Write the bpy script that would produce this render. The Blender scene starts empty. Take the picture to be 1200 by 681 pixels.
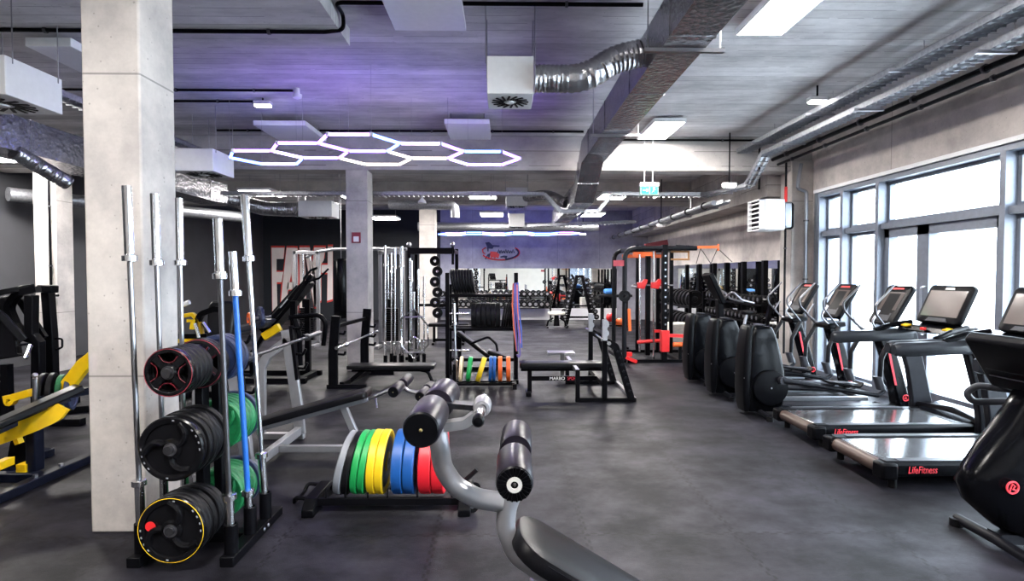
import bpy, bmesh, math, random
from mathutils import Vector, Matrix, Euler
random.seed(7)
sc = bpy.context.scene
COL = sc.collection
PI = math.pi
F = 650.0
CAM_H = 1.65
YAW = math.atan(10 / F); PITCH = math.atan(18.5 / F)

# ------------------------------------------------------------------ camera
cd = bpy.data.cameras.new('camera'); cam = bpy.data.objects.new('camera', cd); COL.objects.link(cam)
cd.sensor_width = 36; cd.lens = F * 36 / 1200; cd.clip_start = .05; cd.clip_end = 300
cam.location = (0, 0, CAM_H); cam.rotation_euler = (PI / 2 - PITCH, 0, -YAW)
sc.camera = cam
sc.view_settings.view_transform = 'Standard'
try: sc.view_settings.look = 'None'
except Exception: pass
sc.view_settings.exposure = 0.95
sc.view_settings.gamma = 1.0
sc.view_settings.use_curve_mapping = False

# ------------------------------------------------------------------ mesh helper
def V(*a): return Vector(a[0]) if len(a) == 1 else Vector(a)
def frame(d, up=(0, 0, 1)):
    d = Vector(d).normalized(); up = Vector(up)
    if abs(d.dot(up)) > .98: up = Vector((0, 1, 0)) if abs(d.y) < .9 else Vector((1, 0, 0))
    x = up.cross(d).normalized(); y = d.cross(x).normalized()
    return x, y, d
def fillet(pts, rad, seg=5):
    pts = [Vector(p) for p in pts]
    if rad <= 0 or len(pts) < 3: return pts
    out = [pts[0]]
    for i in range(1, len(pts) - 1):
        a, b, c = pts[i - 1], pts[i], pts[i + 1]
        u, w = (a - b), (c - b); lu, lw = u.length, w.length
        if lu < 1e-6 or lw < 1e-6: continue
        u /= lu; w /= lw
        ang = u.angle(w)
        if ang > PI - .03: out.append(b); continue
        t = min(rad / math.tan(ang / 2), lu * .49, lw * .49)
        p0, p1 = b + u * t, b + w * t
        for k in range(seg + 1):
            s = k / seg
            out.append(p0 * (1 - s) ** 2 + b * 2 * s * (1 - s) + p1 * s * s)
    out.append(pts[-1]); return out
class MB:
    def __init__(s, org=(0, 0, 0)): s.org = Vector(org); s.v = []; s.f = []; s.mi = []; s.cur = 0; s.pc = []
    def add(s, vs, fs):
        o = len(s.v); s.pc.append((o, len(s.f))); s.v += [tuple(Vector(p) - s.org) for p in vs]
        for f in fs: s.f.append(tuple(i + o for i in f)); s.mi.append(s.cur)
        return s
    def bb(s, x0, x1, y0, y1, z0, z1):
        vs = [(x, y, z) for x in (x0, x1) for y in (y0, y1) for z in (z0, z1)]
        return s.add(vs, [(0, 1, 3, 2), (4, 6, 7, 5), (0, 4, 5, 1), (2, 3, 7, 6), (0, 2, 6, 4), (1, 5, 7, 3)])
    def box(s, c, size, rot=(0, 0, 0)):
        R = Euler(rot).to_matrix(); c = Vector(c); h = [a / 2 for a in size]
        vs = [c + R @ Vector((x * h[0], y * h[1], z * h[2])) for x in (-1, 1) for y in (-1, 1) for z in (-1, 1)]
        return s.add(vs, [(0, 1, 3, 2), (4, 6, 7, 5), (0, 4, 5, 1), (2, 3, 7, 6), (0, 2, 6, 4), (1, 5, 7, 3)])
    def bar(s, p, q, w, h=None, up=(0, 0, 1)):
        h = w if h is None else h; p = Vector(p); q = Vector(q); x, y, d = frame(q - p, up)
        vs = [b + x * (i * w / 2) + y * (j * h / 2) for b in (p, q) for i in (-1, 1) for j in (-1, 1)]
        return s.add(vs, [(0, 1, 3, 2), (4, 6, 7, 5), (0, 4, 5, 1), (2, 3, 7, 6), (0, 2, 6, 4), (1, 5, 7, 3)])
    def loft(s, rings, caps=True, closed=False):
        n = len(rings[0]); vs = [p for r in rings for p in r]; fs = []; m = len(rings)
        for i in range(m if closed else m - 1):
            for j in range(n):
                a, b = i * n + j, i * n + (j + 1) % n; c, d = ((i + 1) % m) * n + (j + 1) % n, ((i + 1) % m) * n + j
                fs.append((a, b, c, d))
        if caps and not closed: fs.append(tuple(range(n))[::-1]); fs.append(tuple((m - 1) * n + j for j in range(n)))
        return s.add(vs, fs)
    def tube(s, pts, r, n=10, bend=0, seg=5, caps=True, closed=False, sq=None):
        """round tube along a path; sq=(w,h) sweeps a rectangle instead"""
        pts = fillet(pts, bend, seg); rings = []; N = len(pts); prev = None
        for i, p in enumerate(pts):
            if closed: t = pts[(i + 1) % N] - pts[i - 1]
            elif i == 0: t = pts[1] - p
            elif i == N - 1: t = p - pts[-2]
            else: t = (pts[i + 1] - p).normalized() + (p - pts[i - 1]).normalized()
            t.normalize()
            if prev is None: x, y, _ = frame(t)
            else:
                x = (prev - t * prev.dot(t)).normalized(); y = t.cross(x).normalized()
            prev = x
            rr = r[i] if isinstance(r, (list, tuple)) else r
            if sq: ring = [p + x * (a * sq[0] / 2) + y * (b * sq[1] / 2) for a, b in ((-1, -1), (1, -1), (1, 1), (-1, 1))]
            else: ring = [p + x * (rr * math.cos(2 * PI * k / n)) + y * (rr * math.sin(2 * PI * k / n)) for k in range(n)]
            rings.append(ring)
        return s.loft(rings, caps, closed)
    def cyl(s, p, q, r, r2=None, n=16, caps=True):
        p = Vector(p); q = Vector(q); x, y, d = frame(q - p); r2 = r if r2 is None else r2
        rings = [[b + x * (rr * math.cos(2 * PI * k / n)) + y * (rr * math.sin(2 * PI * k / n)) for k in range(n)] for b, rr in ((p, r), (q, r2))]
        return s.loft(rings, caps)
    def lathe(s, prof, c, axis=(0, 0, 1), n=32, closed=False):
        """prof: list of (radius, distance along axis)"""
        c = Vector(c); x, y, d = frame(axis)
        rings = [[c + d * h + x * (r * math.cos(2 * PI * k / n)) + y * (r * math.sin(2 * PI * k / n)) for k in range(n)] for r, h in prof]
        return s.loft(rings, not closed, closed)
    def torus(s, c, axis, R, r, n=32, m=8, a0=0, a1=2 * PI):
        c = Vector(c); x, y, d = frame(axis)
        full = abs(a1 - a0 - 2 * PI) < 1e-4; k = n if full else n + 1
        pts = [c + x * (R * math.cos(a0 + (a1 - a0) * i / n)) + y * (R * math.sin(a0 + (a1 - a0) * i / n)) for i in range(k)]
        return s.tube(pts, r, m, closed=full)
    def prism(s, poly, o, ux, uy, depth):
        """2-D outline in the plane (ux,uy) through o, thickness depth along ux x uy, centred"""
        o = Vector(o); ux = Vector(ux).normalized(); uy = Vector(uy).normalized(); nn = ux.cross(uy).normalized()
        a = [o + ux * p[0] + uy * p[1] - nn * depth / 2 for p in poly]; b = [p + nn * depth for p in a]; n = len(poly)
        fs = [tuple(range(n))[::-1], tuple(range(n, 2 * n))] + [(i, (i + 1) % n, n + (i + 1) % n, n + i) for i in range(n)]
        return s.add(a + b, fs)
    def ball(s, c, r, sx=1, sy=1, sz=1, n=16, m=10):
        c = Vector(c); rings = []
        for i in range(m + 1):
            t = -PI / 2 + PI * i / m; q = max(math.cos(t), .001)
            rings.append([c + Vector((sx * r * q * math.cos(2 * PI * k / n), sy * r * q * math.sin(2 * PI * k / n), sz * r * math.sin(t))) for k in range(n)])
        return s.loft(rings)
    def pad(s, L, W, T, M4, r=.04, e=.015):
        """upholstered pad: rounded rectangle L x W (local x,y), thickness T (z 0..T) with soft edges, placed by matrix M4"""
        def rr(L, W, r, k=5):
            out = []
            for cx, cy, a in ((L / 2 - r, W / 2 - r, 0), (-L / 2 + r, W / 2 - r, 90), (-L / 2 + r, -W / 2 + r, 180), (L / 2 - r, -W / 2 + r, 270)):
                for i in range(k + 1):
                    t = math.radians(a + 90 * i / k); out.append((cx + r * math.cos(t), cy + r * math.sin(t)))
            return out
        rings = []
        for z, ins in ((0, e), (e * .3, e * .3), (e, 0), (T - e, 0), (T - e * .3, e * .3), (T, e), (T + .004, min(L, W) * .28)):
            rings.append([M4 @ Vector((x, y, z)) for x, y in rr(L - 2 * ins, W - 2 * ins, max(r - ins, .004))])
        return s.loft(rings)
    def build(s, name, mat, parent=None, bevel=0, smooth=35, loc=None, segs=2):
        me = bpy.data.meshes.new(name); me.from_pydata(s.v, [], s.f)
        mats = mat if isinstance(mat, (list, tuple)) else [mat]
        for m in mats: me.materials.append(m)
        if len(mats) > 1: me.polygons.foreach_set('material_index', s.mi)
        bm = bmesh.new(); bm.from_mesh(me); bmesh.ops.recalc_face_normals(bm, faces=bm.faces); bm.to_mesh(me); bm.free()
        me.polygons.foreach_set('use_smooth', [True] * len(me.polygons))
        me.set_sharp_from_angle(angle=math.radians(smooth))
        o = bpy.data.objects.new(name, me); COL.objects.link(o)
        if parent is not None: o.parent = parent
        if loc: o.location = loc
        if bevel:
            b = o.modifiers.new('bevel', 'BEVEL'); b.width = bevel; b.segments = segs; b.limit_method = 'ANGLE'; b.angle_limit = math.radians(40)
            b.harden_normals = False
        return o
def each(mb, name, m, parent=None, bevel=0):
    """every shape added to mb becomes an object of its own"""
    out = []; pc = mb.pc + [(len(mb.v), len(mb.f))]
    for (v0, f0), (v1, f1) in zip(pc, pc[1:]):
        q = MB(); q.add(mb.v[v0:v1], [tuple(i - v0 for i in f) for f in mb.f[f0:f1]]); out.append(q.build(name, m, parent, bevel=bevel))
    return out
def tag(o, label=None, cat=None, group=None, kind=None):
    if label: o['label'] = label
    if cat: o['category'] = cat
    if group: o['group'] = group
    if kind: o['kind'] = kind
    return o
def thing(name, label, cat, loc=(0, 0, 0), rz=0, group=None):
    o = bpy.data.objects.new(name, None); COL.objects.link(o); o.empty_display_size = .1
    o.location = loc; o.rotation_euler = (0, 0, rz)
    return tag(o, label, cat, group)
def copy_tree(o, parent=None, label=None, group=None):
    c = o.copy(); COL.objects.link(c)
    if parent is not None: c.parent = parent
    for ch in list(o.children): copy_tree(ch, c)
    if label: c['label'] = label
    if group: c['group'] = group
    return c
ORD = ['first', 'second', 'third', 'fourth', 'fifth', 'sixth', 'seventh', 'eighth', 'ninth', 'tenth', 'eleventh', 'twelfth', 'thirteenth', 'fourteenth',
       'fifteenth', 'sixteenth', 'seventeenth', 'eighteenth', 'nineteenth', 'twentieth']

# ------------------------------------------------------------------ materials
M = {}
def nt(name):
    m = bpy.data.materials.new(name); m.use_nodes = True; M[name] = m
    t = m.node_tree; return m, t, t.nodes['Principled BSDF']
def node(t, ty, **kw):
    n = t.nodes.new(ty)
    for k, v in kw.items():
        if k in n.inputs.keys() if isinstance(k, str) else False: n.inputs[k].default_value = v
        else: setattr(n, k, v)
    return n
def mat(name, col, rough=.5, metal=0, var=.12, scale=18, bump=0, bscale=120, coat=0, spec=.5):
    m, t, b = nt(name)
    tc = node(t, 'ShaderNodeTexCoord'); nz = node(t, 'ShaderNodeTexNoise'); nz.inputs['Scale'].default_value = scale; nz.inputs['Detail'].default_value = 4
    t.links.new(tc.outputs['Object'], nz.inputs['Vector'])
    rp = node(t, 'ShaderNodeValToRGB')
    rp.color_ramp.elements[0].position = .3; rp.color_ramp.elements[1].position = .7
    rp.color_ramp.elements[0].color = [c * (1 - var) for c in col] + [1]; rp.color_ramp.elements[1].color = [min(1, c * (1 + var)) for c in col] + [1]
    t.links.new(nz.outputs['Fac'], rp.inputs['Fac']); t.links.new(rp.outputs['Color'], b.inputs['Base Color'])
    b.inputs['Roughness'].default_value = rough; b.inputs['Metallic'].default_value = metal
    b.inputs['Specular IOR Level'].default_value = spec
    if coat: b.inputs['Coat Weight'].default_value = coat; b.inputs['Coat Roughness'].default_value = .15
    if bump:
        n2 = node(t, 'ShaderNodeTexNoise'); n2.inputs['Scale'].default_value = bscale; t.links.new(tc.outputs['Object'], n2.inputs['Vector'])
        bp = node(t, 'ShaderNodeBump'); bp.inputs['Strength'].default_value = bump; bp.inputs['Distance'].default_value = .004
        t.links.new(n2.outputs['Fac'], bp.inputs['Height']); t.links.new(bp.outputs['Normal'], b.inputs['Normal'])
    return m
def emis(name, col, st):
    m, t, b = nt(name)
    b.inputs['Base Color'].default_value = (*[min(1, c) for c in col], 1); b.inputs['Emission Color'].default_value = (*col, 1); b.inputs['Emission Strength'].default_value = st
    return m
def math_n(t, op, a, b=None, c=None):
    n = t.nodes.new('ShaderNodeMath'); n.operation = op
    for i, x in enumerate((a, b, c)):
        if x is None: continue
        if isinstance(x, (int, float)): n.inputs[i].default_value = x
        else: t.links.new(x, n.inputs[i])
    return n.outputs[0]
def concrete(name, col, boards=0, axis=1, warm=0, joint=None, pit=.5):
    """cast concrete: cloudy tone, small pits, and the lines of the formwork boards"""
    m, t, b = nt(name); L = t.links
    tc = node(t, 'ShaderNodeTexCoord'); P = tc.outputs['Object']
    n1 = node(t, 'ShaderNodeTexNoise'); n1.inputs['Scale'].default_value = 1.6; n1.inputs['Detail'].default_value = 10; n1.inputs['Roughness'].default_value = .7
    mp = node(t, 'ShaderNodeMapping'); L.new(P, mp.inputs['Vector'])
    mp.inputs['Scale'].default_value = (.7, 1.6, 1) if boards else (1, 1, 1)
    L.new(mp.outputs['Vector'], n1.inputs['Vector'])
    rp = node(t, 'ShaderNodeValToRGB'); e = rp.color_ramp.elements
    e[0].position = .28; e[1].position = .72
    e[0].color = (col[0] * .60, col[1] * .59, col[2] * .60, 1); e[1].color = (min(1, col[0] * 1.28), min(1, col[1] * 1.26), min(1, col[2] * 1.23), 1)
    L.new(n1.outputs['Fac'], rp.inputs['Fac']); cur = rp.outputs['Color']; h = n1.outputs['Fac']
    # pits
    vo = node(t, 'ShaderNodeTexVoronoi'); vo.inputs['Scale'].default_value = 14; L.new(P, vo.inputs['Vector'])
    n3 = node(t, 'ShaderNodeTexNoise'); n3.inputs['Scale'].default_value = 5; L.new(P, n3.inputs['Vector'])
    thr = math_n(t, 'MULTIPLY', n3.outputs['Fac'], .16)
    pitm = math_n(t, 'LESS_THAN', vo.outputs['Distance'], thr)
    mx = node(t, 'ShaderNodeMix', data_type='RGBA'); mx.inputs[7].default_value = (col[0] * .35, col[1] * .35, col[2] * .35, 1)
    L.new(math_n(t, 'MULTIPLY', pitm, pit), mx.inputs[0]); L.new(cur, mx.inputs[6]); cur = mx.outputs[2]
    if boards:
        sx = node(t, 'ShaderNodeSeparateXYZ'); L.new(P, sx.inputs[0]); co = sx.outputs[axis]
        nb = node(t, 'ShaderNodeTexNoise'); nb.inputs['Scale'].default_value = .5; L.new(P, nb.inputs['Vector'])
        fr = math_n(t, 'FRACT', math_n(t, 'DIVIDE', co, boards))
        ln = math_n(t, 'LESS_THAN', fr, .05)
        wn = node(t, 'ShaderNodeTexWhiteNoise', noise_dimensions='1D'); L.new(math_n(t, 'FLOOR', math_n(t, 'DIVIDE', co, boards)), wn.inputs['W'])
        dash = node(t, 'ShaderNodeTexNoise'); dash.inputs['Scale'].default_value = 2.2; dash.inputs['Detail'].default_value = 2
        L.new(P, dash.inputs['Vector'])
        ln = math_n(t, 'MULTIPLY', ln, math_n(t, 'GREATER_THAN', dash.outputs['Fac'], .46))
        tone = math_n(t, 'MULTIPLY_ADD', wn.outputs['Value'], .26, .84)
        hs = node(t, 'ShaderNodeHueSaturation'); L.new(cur, hs.inputs['Color']); L.new(tone, hs.inputs['Value']); cur = hs.outputs['Color']
        m2 = node(t, 'ShaderNodeMix', data_type='RGBA'); m2.inputs[7].default_value = (col[0] * .3, col[1] * .3, col[2] * .3, 1)
        L.new(math_n(t, 'MULTIPLY', ln, .8), m2.inputs[0]); L.new(cur, m2.inputs[6]); cur = m2.outputs[2]
    if joint:
        ax, per, off = joint
        sx = node(t, 'ShaderNodeSeparateXYZ'); L.new(P, sx.inputs[0])
        fr = math_n(t, 'FRACT', math_n(t, 'DIVIDE', math_n(t, 'SUBTRACT', sx.outputs[ax], off), per))
        ln = math_n(t, 'LESS_THAN', fr, .012 / per)
        m2 = node(t, 'ShaderNodeMix', data_type='RGBA'); m2.inputs[7].default_value = (col[0] * .4, col[1] * .4, col[2] * .4, 1)
        L.new(math_n(t, 'MULTIPLY', ln, .8), m2.inputs[0]); L.new(cur, m2.inputs[6]); cur = m2.outputs[2]
    L.new(cur, b.inputs['Base Color']); b.inputs['Roughness'].default_value = .85
    bp = node(t, 'ShaderNodeBump'); bp.inputs['Strength'].default_value = .25; bp.inputs['Distance'].default_value = .01
    L.new(math_n(t, 'SUBTRACT', h, math_n(t, 'MULTIPLY', pitm, .4)), bp.inputs['Height']); L.new(bp.outputs['Normal'], b.inputs['Normal'])
    return m
concrete('concrete_ceiling', (.56, .55, .57), boards=.15)
concrete('concrete_beam', (.44, .42, .41), boards=.25, axis=2)
concrete('concrete_column', (.47, .445, .43), joint=(2, 1.9, 1.0))
concrete('concrete_wall', (.50, .465, .45), joint=(1, 2.4, .2))
concrete('concrete_panel', (.36, .37, .43), joint=(0, 1.55, .42), pit=.1)
mat('charcoal_paint', (.034, .035, .041), .6, var=.15, scale=2)
mat('dark_wall_paint', (.008, .011, .018), .6, var=.2, scale=2)
mat('plaster', (.62, .58, .53), .8, var=.05, scale=2)
mat('black_metal', (.0025, .0025, .0035), .36, 0, var=.2, spec=.07)
mat('black_gloss', (.0018, .002, .003), .2, 0, var=.2, spec=.14)
mat('black_plastic', (.0025, .0027, .0038), .36, 0, var=.2, spec=.07)
mat('dark_grey', (.008, .0085, .0115), .4, 0, spec=.12)
mat('grey_plastic', (.030, .032, .040), .42, spec=.2)
mat('rubber', (.006, .006, .0072), .45, var=.25, bump=.15, spec=.12)
mat('plate_black', (.004, .004, .005), .22, var=.25, spec=.2)
mat('vinyl', (.004, .004, .0055), .34, var=.15, bump=.12, bscale=300, spec=.2)
mat('foam', (.008, .006, .011), .34, var=.2, bump=.15, bscale=200, spec=.3)
mat('silver_paint', (.27, .27, .29), .32, .5, var=.05)
mat('white_paint', (.72, .72, .74), .4, var=.03)
mat('chrome', (.78, .78, .80), .16, 1, var=.03)
mat('steel', (.40, .40, .43), .28, 1, var=.08)
mat('galvanised', (.34, .35, .38), .38, .85, var=.2, scale=30)
mat('dark_steel', (.10, .10, .11), .35, .9)
mat('yellow_paint', (.80, .50, .005), .35, 0, var=.05, coat=.2)
mat('red_paint', (.60, .018, .020), .38, 0, var=.05)
mat('orange_paint', (.75, .13, .02), .42, 0, var=.06)
mat('blue_paint', (.012, .10, .42), .32, .1, var=.05)
mat('plate_green', (.008, .27, .06), .45, var=.06)
mat('plate_yellow', (.70, .45, .008), .45, var=.05)
mat('plate_blue', (.006, .07, .27), .45, var=.06)
mat('plate_red', (.58, .010, .02), .42, var=.05)
mat('plate_grey', (.20, .205, .225), .5, var=.06)
mat('plate_cream', (.72, .55, .34), .5, var=.06)
mat('plate_green_dark', (.004, .13, .04), .5, var=.25, scale=60)
mat('navy_metal', (.004, .0055, .013), .38, 0, spec=.12)
mat('navy', (.012, .02, .06), .5)
mat('screen_glass', (.10, .085, .08), .12, 0, var=.02)
mat('aluminium', (.28, .30, .33), .35, .7, var=.05)
mat('window_frame', (.15, .17, .21), .42, .2, var=.08)
mat('mirror_glass', (.86, .88, .88), .015, 1, var=.0)
mat('sticker_white', (.8, .8, .8), .5, var=.02)
mat('text_red', (.75, .03, .05), .5, var=.02)
mat('mural_white', (.93, .82, .80), .7, var=.05, scale=3)
mat('mural_red', (.72, .05, .04), .6, var=.05)
mat('exit_green', (.0, .42, .16), .5, var=.02)
mat('wood', (.36, .17, .06), .5, var=.25, scale=6)
mat('dark_red', (.24, .02, .035), .5); mat('towel_blue', (.03, .13, .35), .8)
mat('band_purple', (.10, .08, .30), .5); mat('band_orange', (.75, .16, .08), .5); mat('band_blue', (.05, .10, .40), .5)
mat('leather_white', (.6, .58, .55), .5)
emis('panel_light', (1, .95, .90), 80)
emis('lamp_light', (1, .97, .95), 14)
emis('exit_light', (.30, .55, .40), .5)
emis('hex_blue', (.08, .17, 1), 9); emis('hex_violet', (.30, .12, 1), 9); emis('hex_white', (.50, .38, 1), 7); emis('hex_warm', (1, .85, .75), 3.5)
emis('screen_on', (.8, .8, .85), .5)
def foil():
    m, t, b = nt('foil'); L = t.links
    tc = node(t, 'ShaderNodeTexCoord'); n = node(t, 'ShaderNodeTexNoise'); n.inputs['Scale'].default_value = 9; n.inputs['Detail'].default_value = 6
    L.new(tc.outputs['Object'], n.inputs['Vector'])
    rp = node(t, 'ShaderNodeValToRGB'); rp.color_ramp.elements[0].color = (.26, .26, .28, 1); rp.color_ramp.elements[1].color = (.52, .52, .55, 1)
    L.new(n.outputs['Fac'], rp.inputs['Fac']); L.new(rp.outputs['Color'], b.inputs['Base Color'])
    b.inputs['Metallic'].default_value = .9; b.inputs['Roughness'].default_value = .26
    vo = node(t, 'ShaderNodeTexVoronoi'); vo.inputs['Scale'].default_value = 22; L.new(tc.outputs['Object'], vo.inputs['Vector'])
    bp = node(t, 'ShaderNodeBump'); bp.inputs['Strength'].default_value = .45; bp.inputs['Distance'].default_value = .022
    ad = math_n(t, 'ADD', n.outputs['Fac'], math_n(t, 'MULTIPLY', vo.outputs['Distance'], .5)); L.new(ad, bp.inputs['Height']); L.new(bp.outputs['Normal'], b.inputs['Normal'])
foil()
def glass():
    m, t, b = nt('window_glass'); L = t.links; t.nodes.remove(b)
    tr = node(t, 'ShaderNodeBsdfTransparent'); tr.inputs[0].default_value = (.94, .97, .98, 1); gl = node(t, 'ShaderNodeBsdfGlossy'); gl.inputs['Roughness'].default_value = .02
    fr = node(t, 'ShaderNodeLayerWeight'); fr.inputs[0].default_value = .5; mx = node(t, 'ShaderNodeMixShader')
    fac = math_n(t, 'MULTIPLY_ADD', math_n(t, 'POWER', fr.outputs['Facing'], 5), .75, .03)
    L.new(fac, mx.inputs[0]); L.new(tr.outputs[0], mx.inputs[1]); L.new(gl.outputs[0], mx.inputs[2]); L.new(mx.outputs[0], t.nodes['Material Output'].inputs[0])
glass()
def floor_mat():
    m, t, b = nt('rubber_floor'); L = t.links
    tc = node(t, 'ShaderNodeTexCoord'); P = tc.outputs['Object']; sx = node(t, 'ShaderNodeSeparateXYZ'); L.new(P, sx.inputs[0]); X, Y = sx.outputs[0], sx.outputs[1]
    n1 = node(t, 'ShaderNodeTexNoise'); n1.inputs['Scale'].default_value = 1.5; n1.inputs['Detail'].default_value = 9; n1.inputs['Roughness'].default_value = .68
    mp = node(t, 'ShaderNodeMapping'); mp.inputs['Scale'].default_value = (1.0, 1.2, 1); L.new(P, mp.inputs['Vector']); L.new(mp.outputs[0], n1.inputs['Vector'])
    rp = node(t, 'ShaderNodeValToRGB'); e = rp.color_ramp.elements; e[0].position = .40; e[1].position = .66
    e[0].color = (.0032, .0031, .0048, 1); e[1].color = (.0225, .0215, .0290, 1); L.new(n1.outputs['Fac'], rp.inputs['Fac']); cur = rp.outputs['Color']
    # each mat has its own tone
    S = .95
    wn = node(t, 'ShaderNodeTexWhiteNoise', noise_dimensions='2D'); cv = node(t, 'ShaderNodeCombineXYZ')
    fx = math_n(t, 'DIVIDE', math_n(t, 'SUBTRACT', X, .52), S); fy = math_n(t, 'DIVIDE', math_n(t, 'SUBTRACT', Y, 3.47), S)
    L.new(math_n(t, 'FLOOR', fx), cv.inputs[0]); L.new(math_n(t, 'FLOOR', fy), cv.inputs[1]); L.new(cv.outputs[0], wn.inputs['Vector'])
    hs = node(t, 'ShaderNodeHueSaturation'); L.new(cur, hs.inputs['Color']); L.new(math_n(t, 'MULTIPLY_ADD', wn.outputs['Value'], .35, .83), hs.inputs['Value']); cur = hs.outputs['Color']
    # puzzle-cut seams
    def seam(a, o):
        teeth = math_n(t, 'MULTIPLY', math_n(t, 'SIGN', math_n(t, 'SINE', math_n(t, 'MULTIPLY', o, 2 * PI / .085))), .011)
        f = math_n(t, 'FRACT', math_n(t, 'ADD', a, teeth)); d = math_n(t, 'MINIMUM', f, math_n(t, 'SUBTRACT', 1.0, f)); return math_n(t, 'LESS_THAN', d, .009)
    sm = math_n(t, 'MAXIMUM', seam(fx, Y), seam(fy, X))
    mx = node(t, 'ShaderNodeMix', data_type='RGBA'); mx.inputs[7].default_value = (.003, .003, .0035, 1); L.new(math_n(t, 'MULTIPLY', sm, .95), mx.inputs[0]); L.new(cur, mx.inputs[6]); cur = mx.outputs[2]
    # pale rubber flecks
    vo = node(t, 'ShaderNodeTexVoronoi'); vo.inputs['Scale'].default_value = 28; L.new(P, vo.inputs['Vector'])
    n4 = node(t, 'ShaderNodeTexNoise'); n4.inputs['Scale'].default_value = 9; L.new(P, n4.inputs['Vector'])
    fl = math_n(t, 'MULTIPLY', math_n(t, 'LESS_THAN', vo.outputs['Distance'], .05), math_n(t, 'GREATER_THAN', n4.outputs['Fac'], .55))
    mx = node(t, 'ShaderNodeMix', data_type='RGBA'); mx.inputs[7].default_value = (.22, .21, .22, 1); L.new(math_n(t, 'MULTIPLY', fl, .35), mx.inputs[0]); L.new(cur, mx.inputs[6]); cur = mx.outputs[2]
    L.new(cur, b.inputs['Base Color']); b.inputs['Specular IOR Level'].default_value = .16
    r2 = node(t, 'ShaderNodeMapRange'); L.new(n1.outputs['Fac'], r2.inputs[0]); r2.inputs[1].default_value = .3; r2.inputs[2].default_value = .7; r2.inputs[3].default_value = .62; r2.inputs[4].default_value = .42
    L.new(r2.outputs[0], b.inputs['Roughness'])
    n5 = node(t, 'ShaderNodeTexNoise'); n5.inputs['Scale'].default_value = 160; L.new(P, n5.inputs['Vector'])
    bp = node(t, 'ShaderNodeBump'); bp.inputs['Strength'].default_value = .35; bp.inputs['Distance'].default_value = .004
    L.new(math_n(t, 'SUBTRACT', n5.outputs['Fac'], sm), bp.inputs['Height']); L.new(bp.outputs['Normal'], b.inputs['Normal'])
floor_mat()
def text_mesh(txt, size, depth, name, m, parent=None, M4=None, shear=0, xs=1.0):
    cu = bpy.data.curves.new('lettering', 'FONT'); cu.body = txt; cu.size = size; cu.extrude = depth; cu.align_x = 'CENTER'; cu.align_y = 'CENTER'; cu.shear = shear
    o = bpy.data.objects.new('lettering', cu); COL.objects.link(o)
    dg = bpy.context.evaluated_depsgraph_get(); me = bpy.data.meshes.new_from_object(o.evaluated_get(dg)); bpy.data.objects.remove(o)
    for v in me.vertices:
        p = Vector((v.co.x * xs, v.co.y, v.co.z)); v.co = M4 @ p if M4 else p
    me.materials.clear(); me.materials.append(m); me.name = name
    r = bpy.data.objects.new(name, me); COL.objects.link(r)
    if parent is not None: r.parent = parent
    return r
def basis(o, ux, uy):
    ux = Vector(ux).normalized(); uy = Vector(uy).normalized(); n = ux.cross(uy)
    return Matrix(((ux.x, uy.x, n.x, o[0]), (ux.y, uy.y, n.y, o[1]), (ux.z, uy.z, n.z, o[2]), (0, 0, 0, 1)))
# ------------------------------------------------------------------ pixel of the 1200x681 photograph -> point of the room
_R = cam.rotation_euler.to_matrix()
def P(px, py, Y=None, Z=None, X=None):
    d = _R @ Vector(((px - 600) / F, -(py - 340.5) / F, -1)); o = Vector((0, 0, CAM_H))
    t = (Y - o.y) / d.y if Y is not None else ((Z - o.z) / d.z if Z is not None else (X - o.x) / d.x)
    return o + d * t
def struct(name, mb, m, parent=None, bevel=0):
    o = mb.build(name, m, parent, bevel=bevel)
    if parent is None: o['kind'] = 'structure'
    return o
XL, XR, YB, YF, ZC = -8.7, 5.3, 20.3, -4.5, 4.0
struct('floor', MB().bb(XL - .3, XR + .3, YF - .3, YB + .3, -.2, 0), M['rubber_floor'])
struct('ceiling', MB().bb(XL - .3, XR + .3, YF - .3, YB + .3, ZC, ZC + .25), M['concrete_ceiling'])
struct('wall_left', MB().bb(XL - .3, XL, YF - .3, YB + .3, 0, ZC), M['charcoal_paint'])
struct('wall_back', MB().bb(XL, XR + .3, YB, YB + .3, 0, ZC), M['concrete_panel'])
struct('wall_back_painted', MB().bb(XL, -2.3, YB - .03, YB, 0, ZC), M['dark_wall_paint'])
struct('wall_front', MB().bb(XL, XR + .3, YF - .3, YF, 0, ZC), M['plaster'])
struct('wall_right', MB().bb(XR, XR + .3, 9.2, YB, 0, ZC), M['concrete_wall'])
struct('wall_right_lintel', MB().bb(5.2, XR + .3, YF, 9.2, 3.05, ZC), M['concrete_wall'])
struct('wall_right_end', MB().bb(5.2, XR + .3, YF, -3.3, 0, 3.05), M['concrete_wall'])
struct('trim_1', MB().bb(5.16, 5.6, -3.3, 9.2, 3.0, 3.05), M['white_paint'])          # pale reveal under the lintel
struct('ceiling_beam', MB().bb(XL, XR, 9.5, 9.9, 3.43, ZC), M['concrete_beam'])
struct('ceiling_beam', MB().bb(XL, XR, 14.1, 14.5, 3.43, ZC), M['concrete_beam'])
struct('ceiling_beam', MB().bb(4.72, XR, 9.9, YB, 3.05, ZC), M['concrete_beam'])
struct('ceiling_slab_drop', MB().bb(XL, -1.47, 2.2, 5.4, 3.84, ZC), M['concrete_ceiling'])
def column(name, x0, x1, y0, y1, z1):
    return struct(name, MB().bb(x0, x1, y0, y1, 0, z1), M['concrete_column'], bevel=.012)
column('column', -2.635, -2.275, 3.54, 3.91, 3.84)
column('column', -2.68, -2.31, 9.5, 9.88, 3.43)
column('column', -7.92, -7.55, 9.5, 9.88, 3.43)
column('column', -2.13, -1.73, 14.1, 14.5, 3.43)
column('column', 4.93, 5.3, 9.45, 9.84, 3.6)
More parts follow.
